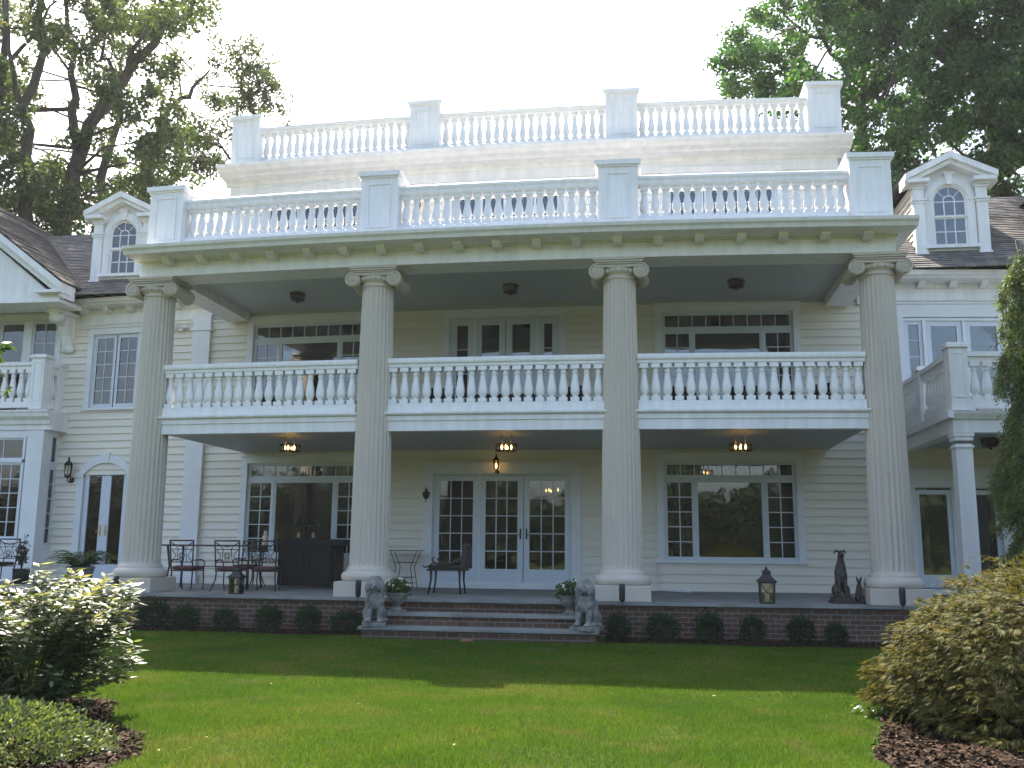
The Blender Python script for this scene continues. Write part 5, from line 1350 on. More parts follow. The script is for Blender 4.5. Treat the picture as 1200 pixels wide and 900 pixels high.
dd = unit(d * .6 + rand_dirs(len(P), r) * .7 + np.array([0, 0, .35]))
np_mesh("foliage", leaf_quads(P, dd, unit(rand_dirs(len(P), r) * .6 + np.array([0, 0, 1])), r.uniform(.03, .06, len(P)), r.uniform(.018, .03, len(P))), 4, LEAF_LOW, low)

# laceleaf maple mound, right foreground
mp = thing("laceleaf_maple", "wide weeping mound of feathery tan and green leaves in the right foreground", "shrub", (7.4, -9.2, GZ))
r = np.random.default_rng(41)
C, d = mound(30000, 1.92, 1.9, 1.52, r, .07, -.22, .30)
C[:, 2] = C[:, 2] * .97 + .02 + .10 * np.sin(C[:, 0] * 5) * np.sin(C[:, 1] * 4.3)
# drooping tiers: push clusters towards shelf lines
C[:, 2] += .07 * np.sin(C[:, 2] * 19 + C[:, 0] * 3 + np.sin(C[:, 1] * 4) * 2)
C[:, 2] += .14
keep = C[:, 2] > .0 + .08 * np.sin(C[:, 0] * 7)
C, d = C[keep], d[keep]
k = 6
out = unit(d * np.array([1, 1, .45]))
dirs = np.repeat(unit(out * .75 + np.array([0, 0, -.45]) + r.normal(size=out.shape) * .3), k, 0)
side = np.repeat(unit(np.cross(out, np.array([0, 0, 1.]) + r.normal(size=out.shape) * .2)), k, 0)
fan = np.tile(np.linspace(-1, 1, k), len(C))[:, None]
dirs = unit(dirs + side * fan * 1.0)
Pm = np.repeat(C, k, 0)
nn = unit(np.repeat(d, k, 0) + rand_dirs(len(Pm), r) * .4)
np_mesh("foliage", leaf_quads(Pm, dirs, nn, np.tile([.055, .08, .10, .10, .08, .055], len(C)) * r.uniform(.7, 1.2, len(Pm)), np.full(len(Pm), .014)), 4, LEAF_MAPLE, mp)
b = MB()
b.tube([(0, 0, -.05), (.05, .02, .35), (-.15, .0, .8)], [.09, .075, .06], 10)
for i in range(26):
    a_ = i * .85; R_ = rnd.uniform(1.0, 1.75)
    b.tube([(-.05, 0, .5), (.5 * math.cos(a_), .5 * math.sin(a_), 1.05 + rnd.uniform(-.1, .2)), (R_ * math.cos(a_), R_ * math.sin(a_), .85 + rnd.uniform(-.4, .1)), (1.8 * math.cos(a_), 1.8 * math.sin(a_), .35)], [.045, .032, .014, .004], 6)
b.build("trunk", BARK, mp)
lo = thing("ground_plant", "small bright green plant at the edge of the right mulch bed", "plant", (5.62, -8.9, GZ))
r = np.random.default_rng(44)
P = r.normal(size=(260, 3)) * [.16, .12, .03] + [0, 0, .07]
np_mesh("foliage", leaf_quads(P, unit(rand_dirs(260, r) + [0, 0, .3]), unit(rand_dirs(260, r) * .5 + [0, 0, 1]), r.uniform(.04, .08, 260), r.uniform(.025, .045, 260)), 4, LEAF_FERN, lo)

# weeping spruce at the right edge
sp = thing("weeping_spruce", "narrow weeping spruce at the right edge in front of the wing porch", "tree", (10.02, -2.0, GZ))
r = np.random.default_rng(51)
b = MB(); b.tube([(0, 0, 0), (.05, 0, 3), (-.05, 0, 6), (-.25, 0, 7.25)], [.11, .08, .04, .015], 9)
PP = []; DD = []
for i in range(240):
    z0 = 7.1 - 6.7 * r.uniform(0, 1) ** .75; az = r.uniform(0, 6.28)
    reach = (.42 + .62 * (1 - z0 / 7.4)) * r.uniform(.6, 1.15)
    o = np.array([np.cos(az), np.sin(az), 0])
    p0 = np.array([0, 0, z0]); p1 = p0 + o * reach * .6 + [0, 0, .10]; p2 = p0 + o * reach + [0, 0, -.22]; p3 = p2 + o * .08 + [0, 0, -r.uniform(.25, .7)]
    b.tube([p0, p1, p2, p3], [.018, .013, .008, .003], 5)
    for q0, q1, n_ in ((p0, p1, 26), (p1, p2, 60), (p2, p3, 70)):
        t = r.uniform(0, 1, n_)[:, None]
        c = q0 * (1 - t) + q1 * t
        hang = r.uniform(0, .2, n_)[:, None]
        c = c + r.normal(size=(n_, 3)) * .035 - hang * np.array([0, 0, 1.0])
        PP.append(c); DD.append(unit(rand_dirs(n_, r) * .8 + o * .35 + np.array([0, 0, -.9])))
b.build("trunk", BARK, sp)
PP, DD = np.concatenate(PP), np.concatenate(DD)
PP = np.repeat(PP, 3, 0) + r.normal(size=(len(PP) * 3, 3)) * .03; DD = unit(np.repeat(DD, 3, 0) + r.normal(size=(len(PP), 3)) * .35)
np_mesh("foliage", leaf_quads(PP, DD, rand_dirs(len(PP), r), r.uniform(.06, .13, len(PP)), r.uniform(.014, .026, len(PP))), 4, LEAF_SPRUCE, sp)

# young tree just outside the left edge, one leafy branch reaches into view
yt = thing("young_tree", "young tree at the far left whose leafy branch reaches into view before the little balcony", "tree", (-5.6, -9.2, GZ))
r = np.random.default_rng(61)
b = MB(); b.tube([(0, 0, 0), (.05, 0, 2), (0, .1, 5.2)], [.06, .045, .02], 8)
b.tube([(.04, 0, 3.0), (.45, .0, 3.75), (.93, 0, 4.1)], [.022, .014, .005], 6); b.tube([(.04, 0, 2.6), (.4, .1, 3.2), (.80, .1, 3.62)], [.02, .012, .004], 6)
for i in range(14):
    a_ = r.uniform(1.5, 4.8); z_ = r.uniform(2.4, 5); b.tube([(.02, 0, z_), (.6 * math.cos(a_), .6 * math.sin(a_), z_ + .5)], [.016, .005], 5)
b.build("trunk", BARK, yt)
C = [(.95, 0, 4.1), (.8, .03, 4.0), (.84, .1, 3.62), (.68, .1, 3.55), (.6, 0, 3.9)] + [(.6 * math.cos(t), .6 * math.sin(t), z_) for t, z_ in zip(r.uniform(1.5, 4.8, 40), r.uniform(2.9, 5.6, 40))]
np_mesh("crown", clump_leaves(C, 22, .14, .11, .06, r), 4, LEAF_FERN, yt)

# ------------------------------------------------------------------ planters and pot plants
def put(o, x, y, z=0.0):
    o.location = (x, y - bow(x), z); return o
t = put(thing("fern_planter", "bushy green fern in a round stone pot beside the arched door", "plant"), -10.3, 1.5); t.scale = (1.25,) * 3
b = MB(); b.lathe([(.14, 0), (.2, .03), (.24, .3), (.27, .36), (.25, .37), (.22, .33)], seg=18); b.build("pot", CAST, t)
r = np.random.default_rng(71); Vv = []
for i in range(90):
    az = r.uniform(0, 6.28); ln = r.uniform(.45, .8); o = np.array([np.cos(az), np.sin(az), 0]); rise = r.uniform(.15, .65)
    for s_ in np.linspace(.08, 1, 16):
        p = np.array([0, 0, .34]) + o * ln * s_ * .85 + np.array([0, 0, rise * s_ * (1.6 - 1.2 * s_)])
        for sg in (-1, 1):
            sd_ = np.array([-o[1], o[0], 0]) * sg
            Vv.append((p, unit(sd_ + o * .4 + [0, 0, -.25]), unit(np.array([0, 0, 1.]) + r.normal(size=3) * .25), .11 * (1.1 - s_ * .7), .03))
P, d_, nn, L_, W_ = [np.array(q) for q in zip(*Vv)]
np_mesh("fronds", leaf_quads(P, d_, nn, L_, W_), 4, LEAF_FERN, t)
t = put(thing("potted_plant", "spindly broad-leaved plant in a dark pot before the bay window", "plant"), -12.35, 2.0)
b = MB(); b.lathe([(.13, 0), (.18, .02), (.2, .34), (.22, .37), (.19, .37), (.18, .33)], seg=18); b.build("pot", IRON, t)
b = MB(); r = np.random.default_rng(72); Vv = []
for i in range(9):
    a_ = r.uniform(0, 6.28); h = r.uniform(.7, 1.3); x_, y_ = .2 * math.cos(a_), .2 * math.sin(a_)
    b.tube([(0, 0, .3), (x_ * .5, y_ * .5, .3 + h * .5), (x_, y_, h)], [.012, .008, .004], 5)
    for j in range(9):
        s_ = r.uniform(.35, 1.05); dd_ = unit(rand_dirs(1, r)[0] + [0, 0, -.1])
        Vv.append((np.array([x_ * s_, y_ * s_, .3 + (h - .3) * s_]), dd_, unit(np.array([0, 0, 1.]) + r.normal(size=3) * .4), r.uniform(.12, .2), r.uniform(.06, .09)))
b.build("stem", BARK, t)
P, d_, nn, L_, W_ = [np.array(q) for q in zip(*Vv)]
np_mesh("foliage", leaf_quads(P, d_, nn, L_, W_), 4, LEAF_BOX, t)
def urn(x, y, z, label, seed):
    t = put(thing("urn_planter", label, "planter", group="stone urns beside the lions"), x, y, z)
    b = MB(); b.box(-.15, .15, -.15, .15, 0, .04, seg=None)
    b.lathe([(.12, .04), (.09, .07), (.06, .10), (.07, .13), (.13, .18), (.19, .25), (.2, .31), (.235, .34), (.235, .36), (.2, .36), (.17, .32)], seg=24); b.build("urn", CAST, t)
    r = np.random.default_rng(seed); n = 700
    P = rand_dirs(n, r) * (r.uniform(.2, 1, n) ** .5)[:, None] * [.27, .25, .2] + [0, 0, .42]
    np_mesh("foliage", leaf_quads(P, unit(rand_dirs(n, r) + [0, 0, .1]), unit(rand_dirs(n, r) * .7 + [0, 0, 1]), r.uniform(.05, .1, n), r.uniform(.03, .05, n)), 4, LEAF_FERN, t)
    b = MB()
    for i in range(14): q = rand_dirs(1, r)[0] * [.24, .22, .1] + [0, -.02, .54]; b.ball(tuple(q), .022, 8, 6)
    b.build("flower", CANDLE, t)
urn(-1.66, -1.18, -.225, "stone urn of leafy flowers beside the left lion", 81)
urn(1.66, -1.18, -.225, "stone urn of leafy flowers beside the right lion", 82)

# ------------------------------------------------------------------ statues
def remesh(o, vox, smooth=3):
    md = o.modifiers.new("remesh", 'REMESH'); md.mode = 'VOXEL'; md.voxel_size = vox; md.use_smooth_shade = True
    sm = o.modifiers.new("smooth", 'SMOOTH'); sm.factor = .5; sm.iterations = smooth
    return o
def lion(x, y, z, rz, label):
    t = put(thing("lion_statue", label, "statue", rz=rz, group="stone lions on the steps"), x, y, z)
    b = MB(); b.box(-.22, .22, -.29, .27, 0, .075, seg=None); b.build("plinth", CAST, t, bevel=.01)
    b = MB()
    for sx in (-1, 1):
        b.ball((sx * .135, .10, .21), (.095, .165, .145)); b.ball((sx * .15, -.08, .105), (.055, .10, .04))
        b.tube([(sx * .10, -.08, .50), (sx * .105, -.13, .33), (sx * .10, -.165, .10)], [.085, .06, .048], 12); b.ball((sx * .10, -.20, .10), (.058, .085, .042))
        for q in (-.03, 0, .03): b.ball((sx * .10 + q, -.265, .10), (.02, .035, .03), 8, 6)
        b.ball((sx * .085, -.09, .86), (.035, .025, .04))
        b.ball((sx * .045, -.225, .775), (.022, .02, .02)); b.ball((sx * .032, -.275, .695), (.038, .04, .033))
        b.ball((sx * .045, -.2, .80), (.035, .03, .016))
    b.tube([(0, .19, .2), (0, .10, .38), (0, -.02, .58)], [.17, .175, .155], 16); b.ball((0, -.09, .47), (.15, .12, .19))
    b.ball((0, -.12, .74), (.12, .135, .125)); b.ball((0, -.25, .715), (.062, .075, .055)); b.ball((0, -.315, .735), (.028, .022, .02)); b.ball((0, -.265, .65), (.035, .04, .022))
    r2 = random.Random(4)
    for i in range(420):
        th = r2.uniform(0, 6.283); ph = r2.uniform(-1.35, 1.35)
        if math.cos(th) * math.cos(ph) > .78 and ph > -.6: continue
        b.ball((.165 * math.sin(th) * math.cos(ph), -.07 - .15 * math.cos(th) * math.cos(ph), .68 + .21 * math.sin(ph)), (.03, .03, .042), 7, 5)
    for i in range(50):
        b.ball((r2.uniform(-.13, .13), -.15 + r2.uniform(-.04, .02), r2.uniform(.36, .55)), (.032, .03, .055), 8, 6)
    b.tube([(0.1, .24, .12), (.2, .2, .1), (.24, .05, .1), (.2, -.02, .12)], [.028, .025, .022, .035], 8)
    remesh(b.build("lion_body", CAST, t), .013, 2)
lion(-1.97, -1.62, -.455, .25, "weathered stone sitting lion on the left end of the steps")
lion(2.0, -1.62, -.455, -.35, "weathered stone sitting lion on the right end of the steps")

def hound():
    t = put(thing("dog_statue", "tall dark sitting greyhound statue near the right porch column", "statue", rz=.1), 6.80, -.05)
    b = MB(); b.box(-.2, .2, -.2, .22, 0, .06, seg=None); b.box(-.17, .17, -.17, .19, .06, .125, seg=None); b.build("plinth", BRONZE, t, bevel=.008)
    b = MB()
    for sx in (-1, 1):
        b.ball((sx * .105, .06, .235), (.065, .13, .12)); b.ball((sx * .115, -.07, .15), (.035, .09, .03))
        b.tube([(sx * .06, -.03, .55), (sx * .058, -.07, .36), (sx * .055, -.10, .15)], [.055, .034, .026], 10); b.ball((sx * .055, -.125, .147), (.032, .05, .024))
        b.tube([(sx * .035, -.01, .985), (sx * .075, .0, 1.0), (sx * .105, .005, .97), (sx * .112, -.005, .935)], [.022, .022, .02, .008], 8)
    b.tube([(0, .13, .22), (0, .09, .40), (0, .02, .58), (0, .0, .70), (0, -.02, .82), (0, -.04, .93)], [.11, .095, .12, .095, .062, .055], 14)
    b.ball((0, -.03, .55), (.1, .09, .15)); b.ball((0, -.05, .95), (.052, .075, .055)); b.tube([(0, -.09, .945), (0, -.17, .93), (0, -.235, .915)], [.042, .032, .022], 10)
    remesh(b.build("dog_body", BRONZE, t), .010, 2)
hound()
def cat():
    t = put(thing("cat_statue", "small dark sitting cat statue with upright ears beside the greyhound statue", "statue"), 7.13, -.05)
    b = MB(); b.lathe([(.1, 0), (.1, .02), (.09, .03)], seg=16)
    for sx in (-1, 1):
        b.ball((sx * .045, .02, .09), (.045, .07, .07)); b.tube([(sx * .03, -.02, .27), (sx * .03, -.05, .05)], [.028, .018], 8); b.ball((sx * .03, -.07, .045), (.02, .03, .014))
        b.tube([(sx * .025, -.02, .44), (sx * .042, -.015, .48), (sx * .05, -.012, .525)], [.025, .018, .003], 8)
    b.tube([(0, .05, .07), (0, .03, .2), (0, -.005, .31), (0, -.02, .37)], [.075, .07, .055, .04], 12); b.ball((0, -.03, .415), (.045, .05, .045)); b.ball((0, -.075, .40), (.022, .025, .018))
    remesh(b.build("cat_body", BRONZE, t), .007, 2)
cat()

# ------------------------------------------------------------------ lanterns and lamps
def lantern(x, y, z, label, s=1.0, group="black candle lanterns", rz=0):
    t = put(thing("candle_lantern", label, "lantern", rz=rz, group=group), x, y, z); t.scale = (s,) * 3
    b = MB(); b.box(-.135, .135, -.135, .135, 0, .035, seg=None)
    for sx in (-1, 1):
        for sy in (-1, 1):
            b.add([(sx * .125 + q * .012, sy * .125 + w * .012, .035) for q, w in ((-1, -1), (1, -1), (1, 1), (-1, 1))] + [(sx * .135 + q * .012, sy * .135 + w * .012, .40) for q, w in ((-1, -1), (1, -1), (1, 1), (-1, 1))],
                  [(0, 1, 5, 4), (1, 2, 6, 5), (2, 3, 7, 6), (3, 0, 4, 7), (0, 3, 2, 1), (4, 5, 6, 7)])
    for s1 in (-1, 1):
        b.tube([(-.12, s1 * .13, .05), (.12, s1 * .135, .385)], .006, 5); b.tube([(.12, s1 * .13, .05), (-.12, s1 * .135, .385)], .006, 5)
        b.tube([(s1 * .13, -.12, .05), (s1 * .135, .12, .385)], .006, 5); b.tube([(s1 * .13, .12, .05), (s1 * .135, -.12, .385)], .006, 5)
    b.box(-.16, .16, -.16, .16, .395, .42, seg=None)
    b.build("frame", IRON, t)
    b = MB(); b.lathe([(.185, .42), (.185, .432), (.13, .48), (.09, .53), (.075, .56), (.075, .60), (.095, .605), (.05, .645), (.02, .665), (.028, .68), (.012, .70), (.004, .715)], seg=4); b.build("lantern_roof", IRON, t)
    b = MB()
    for s1 in (-1, 1): b.box(-.118, .118, s1 * .118 - .002, s1 * .118 + .002, .036, .394, seg=None); b.box(s1 * .118 - .002, s1 * .118 + .002, -.114, .114, .036, .394, seg=None)
    b.build("pane", LANTGLASS, t)
    b = MB(); b.lathe([(.045, .036), (.045, .2), (.03, .205)], seg=16); b.tube([(0, 0, .2), (0, 0, .225)], .003, 4); b.build("candle", CANDLE, t)
    return t
lantern(5.33, -.52, 0, "black roofed candle lantern on the porch edge under the right picture window", .97)
lantern(-5.35, -.35, 0, "black candle lantern on the porch edge before the dining chairs", .82)
lantern(-5.33, 3.0, 1.16, "left black lantern of the pair on the dark bar cabinet", .76, rz=.4)
lantern(-4.97, 3.05, 1.16, "right black lantern of the pair on the dark bar cabinet", .76, rz=.2)

CAGE = mat("bronze_lamp_metal", (0.03, 0.024, 0.018), .4, metal=.6)
def flush_light(x, y, z, label):
    t = put(thing("ceiling_light", label, "ceiling light", group="unlit dark ceiling lights"), x, y, z)
    b = MB(); b.lathe([(.02, 0), (.20, 0), (.215, -.02), (.2, -.035)], seg=8)
    for k_ in range(8): a_ = 2 * math.pi * k_ / 8; b.tube([(.19 * math.cos(a_), .19 * math.sin(a_), -.03), (.17 * math.cos(a_), .17 * math.sin(a_), -.17)], .009, 5)
    b.lathe([(.165, -.165), (.185, -.16), (.185, -.18), (.1, -.2), (.03, -.21), (.035, -.235), (.008, -.255)], seg=8); b.build("lamp_frame", CAGE, t)
    b = MB(); b.lathe([(.172, -.034), (.155, -.16)], seg=8); b.build("shade", mat("smoked_glass", (.06, .055, .05), .2), t)
flush_light(-5.45, 2.5, 7.19, "unlit dark ceiling light of the upper gallery, leftmost of three")
flush_light(-.07, 2.5, 7.19, "unlit dark ceiling light of the upper gallery above the balcony door")
flush_light(5.22, 2.5, 7.19, "unlit dark ceiling light of the upper gallery, rightmost of three")
flush_light(10.5, 2.0, 3.44, "unlit dark ceiling light under the right wing porch")
def ring_light(x, y, z, label):
    t = put(thing("ring_lantern", label, "hanging lamp", group="lit ring lanterns over the porch"), x, y, z)
    b = MB(); n = 20
    o_ = [(.235 * math.cos(2 * math.pi * i / n), .235 * math.sin(2 * math.pi * i / n)) for i in range(n)]
    for (z0, z1, r1) in ((-.16, -.135, .24), (-.02, .0, .24)):
        vs_ = []
        for i in range(n):
            c_, s_ = math.cos(2 * math.pi * i / n), math.sin(2 * math.pi * i / n)
            vs_ += [(r1 * c_, r1 * s_, z0), (r1 * c_, r1 * s_, z1), ((r1 - .02) * c_, (r1 - .02) * s_, z1), ((r1 - .02) * c_, (r1 - .02) * s_, z0)]
        fs = []
        for i in range(n):
            j = (i + 1) % n
            for q in range(4): fs.append((4 * i + q, 4 * i + (q + 1) % 4, 4 * j + (q + 1) % 4, 4 * j + q))
        b.add(vs_, fs)
    for i in range(0, 12): a_ = 2 * math.pi * i / 12; b.tube([(.23 * math.cos(a_), .23 * math.sin(a_), -.15), (.23 * math.cos(a_), .23 * math.sin(a_), -.01)], .008, 5)
    b.box(-.22, .22, -.012, .012, -.15, -.135, seg=None); b.box(-.012, .012, -.22, -.013, -.15, -.135, seg=None); b.box(-.012, .012, .013, .22, -.15, -.135, seg=None)
    b.build("lamp_frame", CAGE, t)
    for sx in (-.1, .1):
        b = MB(); b.tube([(sx, 0, .0), (sx, 0, .24)], .011, 6); b.build("chain", BRASS, t)
        b = MB(); b.lathe([(.012, -.134), (.014, -.09), (.022, -.07), (.012, -.035), (.002, -.02)], cx=sx, seg=10); b.build("bulb", BULB, t)
    for sy in (-.1, .1):
        b = MB(); b.lathe([(.012, -.134), (.014, -.09), (.02, -.07), (.012, -.04), (.002, -.025)], cy=sy, seg=10); b.build("bulb", BULB, t)
ring_light(-4.78, .8, 3.22, "lit ring lantern hanging under the left balcony bay over the dining set")
ring_light(.13, .8, 3.19, "lit ring lantern hanging under the middle balcony bay before the french doors")
ring_light(5.05, .8, 3.18, "lit ring lantern hanging under the right balcony bay before the picture window")
def sconce(x, y, z, label, lit=True, s=1.0, dome=True):
    t = put(thing("wall_lantern", label, "wall lamp", group="wall lanterns"), x, y, z); t.scale = (s,) * 3
    b = MB(); b.lathe([(.001, 0), (.06, .0), (.06, .02), (.001, .021)], seg=14)
    b.v = [(vx, -vz, vy) for vx, vy, vz in b.v]
    b.tube([(0, -.01, 0), (0, -.1, -.06), (0, -.17, -.02), (0, -.17, .04)], .012, 6)
    b.lathe([(.03, .04), (.075, .06), (.075, .07), (.03, .075)], cy=-.17, seg=6)
    for i in range(6): a_ = 2 * math.pi * i / 6; b.tube([(.068 * math.cos(a_), -.17 + .068 * math.sin(a_), .065), (.085 * math.cos(a_), -.17 + .085 * math.sin(a_), .31)], .006, 4)
    b.lathe([(.1, .31), (.1, .32), (.06, .37), (.03, .40), (.02, .43), (.028, .445), (.004, .49)], cy=-.17, seg=6); b.build("lamp_frame", CAGE, t)
    b = MB(); b.lathe([(.066, .075), (.083, .31)], cy=-.17, seg=6); b.build("pane", LANTGLASS, t)
    b = MB(); b.lathe([(.012, .08), (.02, .13), (.022, .16), (.004, .22)], cy=-.17, seg=10); b.build("bulb", BULB if lit else CANDLE, t)
sconce(-12.68, D - .03, 2.72, "unlit wall lantern on the clapboard left of the arched door", False, 1.3)
sconce(-.62, D - .07, 2.86, "lit wall lantern above the french doors", True, .9)
sconce(-2.86, 4.37, 9.75, "lit wall lantern on the top storey behind the terrace balusters", True, 1.05)
def plaque():
    t = put(thing("wall_ornament", "small dark leaf-shaped ornament on the casing left of the french doors", "ornament"), -2.43, D - .06, 2.28)
    b = MB(); b.ball((0, -.03, 0), (.085, .03, .1)); b.ball((0, -.03, .11), (.04, .025, .05)); b.tube([(0, -.03, .14), (0, -.03, .22)], [.02, .006], 8); b.tube([(0, -.03, -.08), (0, -.03, -.2)], [.02, .006], 8)
    b.ball((-.07, -.03, .03), (.03, .02, .05)); b.ball((.07, -.03, .03), (.03, .02, .05)); remesh(b.build("relief", IRON, t), .008, 1)
plaque()
def flood():
    t = put(thing("security_light", "white twin security floodlight on the clapboard beside the left column", "wall lamp"), -9.55, D - .03, 6.88)
    b = MB(); b.box(-.07, .07, -.03, .0, -.06, .06, seg=None); b.box(-.05, .05, -.09, -.03, -.1, -.03, seg=None); b.build("mount", WHITE, t)
    for sx in (-1, 1):
        b = MB(); b.tube([(sx * .03, -.04, 0), (sx * .12, -.08, .02)], .015, 6); b.tube([(sx * .12, -.05, .03), (sx * .14, -.12, .01), (sx * .17, -.2, -.02)], [.04, .07, .085], 12); b.build("lamp_head", WHITE, t)
flood()
def stake(x, label):
    t = put(thing("stake_light", label, "spotlight", group="black stake spotlights before the columns"), x, -1.0, GZ)
    b = MB(); b.tube([(0, 0, 0), (0, 0, .72)], .008, 6); b.build("stake", IRON, t)
    b = MB(); b.tube([(0, -.02, .70), (0, .0, .74), (0, .0, .98), (0, .0, 1.03)], [.03, .055, .06, .05], 12); b.tube([(0, -.01, .73), (.0, .06, .8)], .02, 6); b.build("lamp_head", IRON, t)
for x, nm in ((-7.75, "leftmost column"), (-2.5, "column left of the steps"), (2.62, "column right of the steps"), (7.7, "rightmost column")):
    stake(x, "black spotlight on a thin stake before the " + nm)

# ------------------------------------------------------------------ porch furniture
def dining_chair(name, label, x, y, z, rz, group, seatmat=CUSHION):
    t = thing(name, label, "chair", rz=rz, group=group); t.location = (x, y - bow(x), z)
    # local: sitter faces +Y, back at y=-.25
    for sx in (-1, 1):
        b = MB(); b.tube([(sx * .26, .24, .44), (sx * .27, .25, .2), (sx * .25, .27, 0)], [.016, .015, .014], 7); b.build("leg", BRONZE, t)
        b = MB(); b.tube([(sx * .25, -.22, .44), (sx * .255, -.23, .25), (sx * .29, -.30, .1), (sx * .31, -.38, .0)], [.018, .017, .016, .014], 7); b.build("leg", BRONZE, t)
        b = MB(); b.tube([(sx * .27, .22, .44), (sx * .29, .22, .62), (sx * .29, .1, .67), (sx * .275, -.22, .66)], .014, 7); b.build("armrest", BRONZE, t)
    b = MB()
    b.tube([(-.27, .25, .43), (.27, .25, .43), (.27, -.23, .43), (-.27, -.23, .43), (-.27, .25, .43)], .014, 6)
    for i in range(5): b.tube([(-.2 + .1 * i, -.23, .43), (-.2 + .1 * i, .25, .43)], .007, 5)
    b.build("seat_frame", BRONZE, t)
    b = MB(); b.box(-.26, .26, -.22, .25, .45, .53, seg=None); b.build("seat_cushion", seatmat, t, bevel=.03)
    b = MB()
    yb = lambda zz: -.235 - (zz - .43) * .12
    for sx in (-1, 1): b.tube([(sx * .255, yb(.43), .43), (sx * .27, yb(.75), .75), (sx * .285, yb(1.08), 1.08)], .017, 7)
    b.tube([(-.295, yb(1.09), 1.09), (.295, yb(1.09), 1.09)], .018, 7)
    b.tube([(-.28, yb(1.05), 1.06), (-.15, yb(1.0), .985), (0, yb(.98), .965), (.15, yb(1.0), .985), (.28, yb(1.05), 1.06)], .012, 6)
    b.tube([(-.26, yb(.62), .62), (.26, yb(.62), .62)], .012, 6); b.tube([(-.27, yb(.9), .9), (.27, yb(.9), .9)], .010, 6)
    for sx in (-1, 1):
        b.tube([(sx * .25, yb(.62), .62), (sx * .14, yb(.76), .76), (sx * .25, yb(.9), .9)], .010, 6); b.tube([(sx * .12, yb(.62), .62), (sx * .09, yb(.9), .9)], .009, 6)
        b.tube([(sx * .09, yb(.9), .9), (sx * .14, yb(.96), .97)], .009, 6)
    n = 14
    for rr_, zc_ in ((.07, .76), (.04, .76), (.05, .68)):
        b.tube([(rr_ * math.cos(2 * math.pi * i / n), yb(zc_), zc_ + rr_ * math.sin(2 * math.pi * i / n)) for i in range(n + 1)], .008, 5)
    b.build("backrest", BRONZE, t)
    return t
GD = "bronze dining chairs on the porch"
dining_chair("dining_chair", "bronze lattice-back dining chair with maroon seat, farthest left on the porch", -7.12, .85, 0, -.05, GD)
dining_chair("dining_chair", "bronze lattice-back dining chair with maroon seat, middle one of the row", -6.12, 1.0, 0, .04, GD)
dining_chair("dining_chair", "bronze dining chair closest to the dark bar cabinet", -5.38, 1.25, 0, .15, GD)
dining_chair("dining_chair", "bronze dining chair on the far side of the porch table, against the wall", -6.6, 2.95, 0, math.pi, GD)
t = put(thing("dining_table", "long bronze patio table behind the porch dining chairs", "table"), -6.95, 1.95)
b = MB(); b.box(-1.25, 1.15, -.48, .48, .965, 1.0, seg=None)
b.build("tabletop", BRONZE, t, bevel=.01)
for sx in (-1.05, .95):
    for sy in (-.38, .38):
        b = MB(); b.tube([(sx, sy, .97), (sx * .97, sy * .8, .5), (sx * 1.02, sy * 1.05, 0)], [.028, .022, .026], 8); b.build("leg", BRONZE, t)
b = MB(); b.tube([(-1.02, 0, .5), (.92, 0, .5)], .014, 6); b.build("stretcher", BRONZE, t)
t = put(thing("bar_cabinet", "dark wicker outdoor bar cabinet with overhanging top beside the second column", "cabinet"), -5.05, 3.1)
b = MB(); b.box(-.68, .68, -.33, .33, .05, 1.0, seg=None); b.build("body", WICKER, t, bevel=.01)
b = MB(); b.box(-.78, 1.0, -.42, .42, 1.0, 1.155, seg=None); b.build("top", WICKER, t, bevel=.012)
for sx in (-.33, .33):
    b = MB(); rect_frame(b, sx - .3, sx + .3, .1, .94, .07, -.355, -.332); b.build("door", WICKER, t)
    b = MB(); b.tube([(sx * .2, -.36, .5), (sx * .2, -.385, .53), (sx * .2, -.385, .62), (sx * .2, -.36, .65)], .008, 6); b.build("handle", BRONZE, t)
b = MB(); b.box(.69, .76, -.3, .3, .0, 1.0, seg=None); b.build("side_panel", WICKER, t)
t = put(thing("ceramic_ornament", "small red and white ceramic ornament on the end of the porch table", "ornament"), -5.75, 1.95, 1.0)
b = MB(); b.lathe([(.06, 0), (.075, .02), (.06, .08), (.05, .12), (.07, .17), (.055, .22), (.03, .26), (.045, .29), (.02, .33), (.003, .35)], seg=16); b.build("figurine", TERRA, t)
t = put(thing("bistro_table", "thin black folding bistro table between the second column and the french doors", "table"), -2.78, 3.65)
b = MB(); b.box(-.41, .41, -.25, .25, .89, .908, seg=None); b.build("tabletop", IRON, t, bevel=.004)
for sy in (-.2, .2):
    b = MB(); b.tube([(-.33, sy, .89), (-.18, sy, .5), (-.26, sy * 1.05, 0)], .010, 6); b.build("leg", IRON, t)
    b = MB(); b.tube([(.33, sy, .89), (.18, sy, .5), (.26, sy * 1.05, 0)], .010, 6); b.build("leg", IRON, t)
b = MB()
for zz, hw in ((.62, .22), (.26, .22), (.12, .24)):
    for sy in (-.2, .2): b.tube([(-hw, sy, zz), (hw, sy, zz)], .007, 5)
b.build("stretcher", IRON, t)
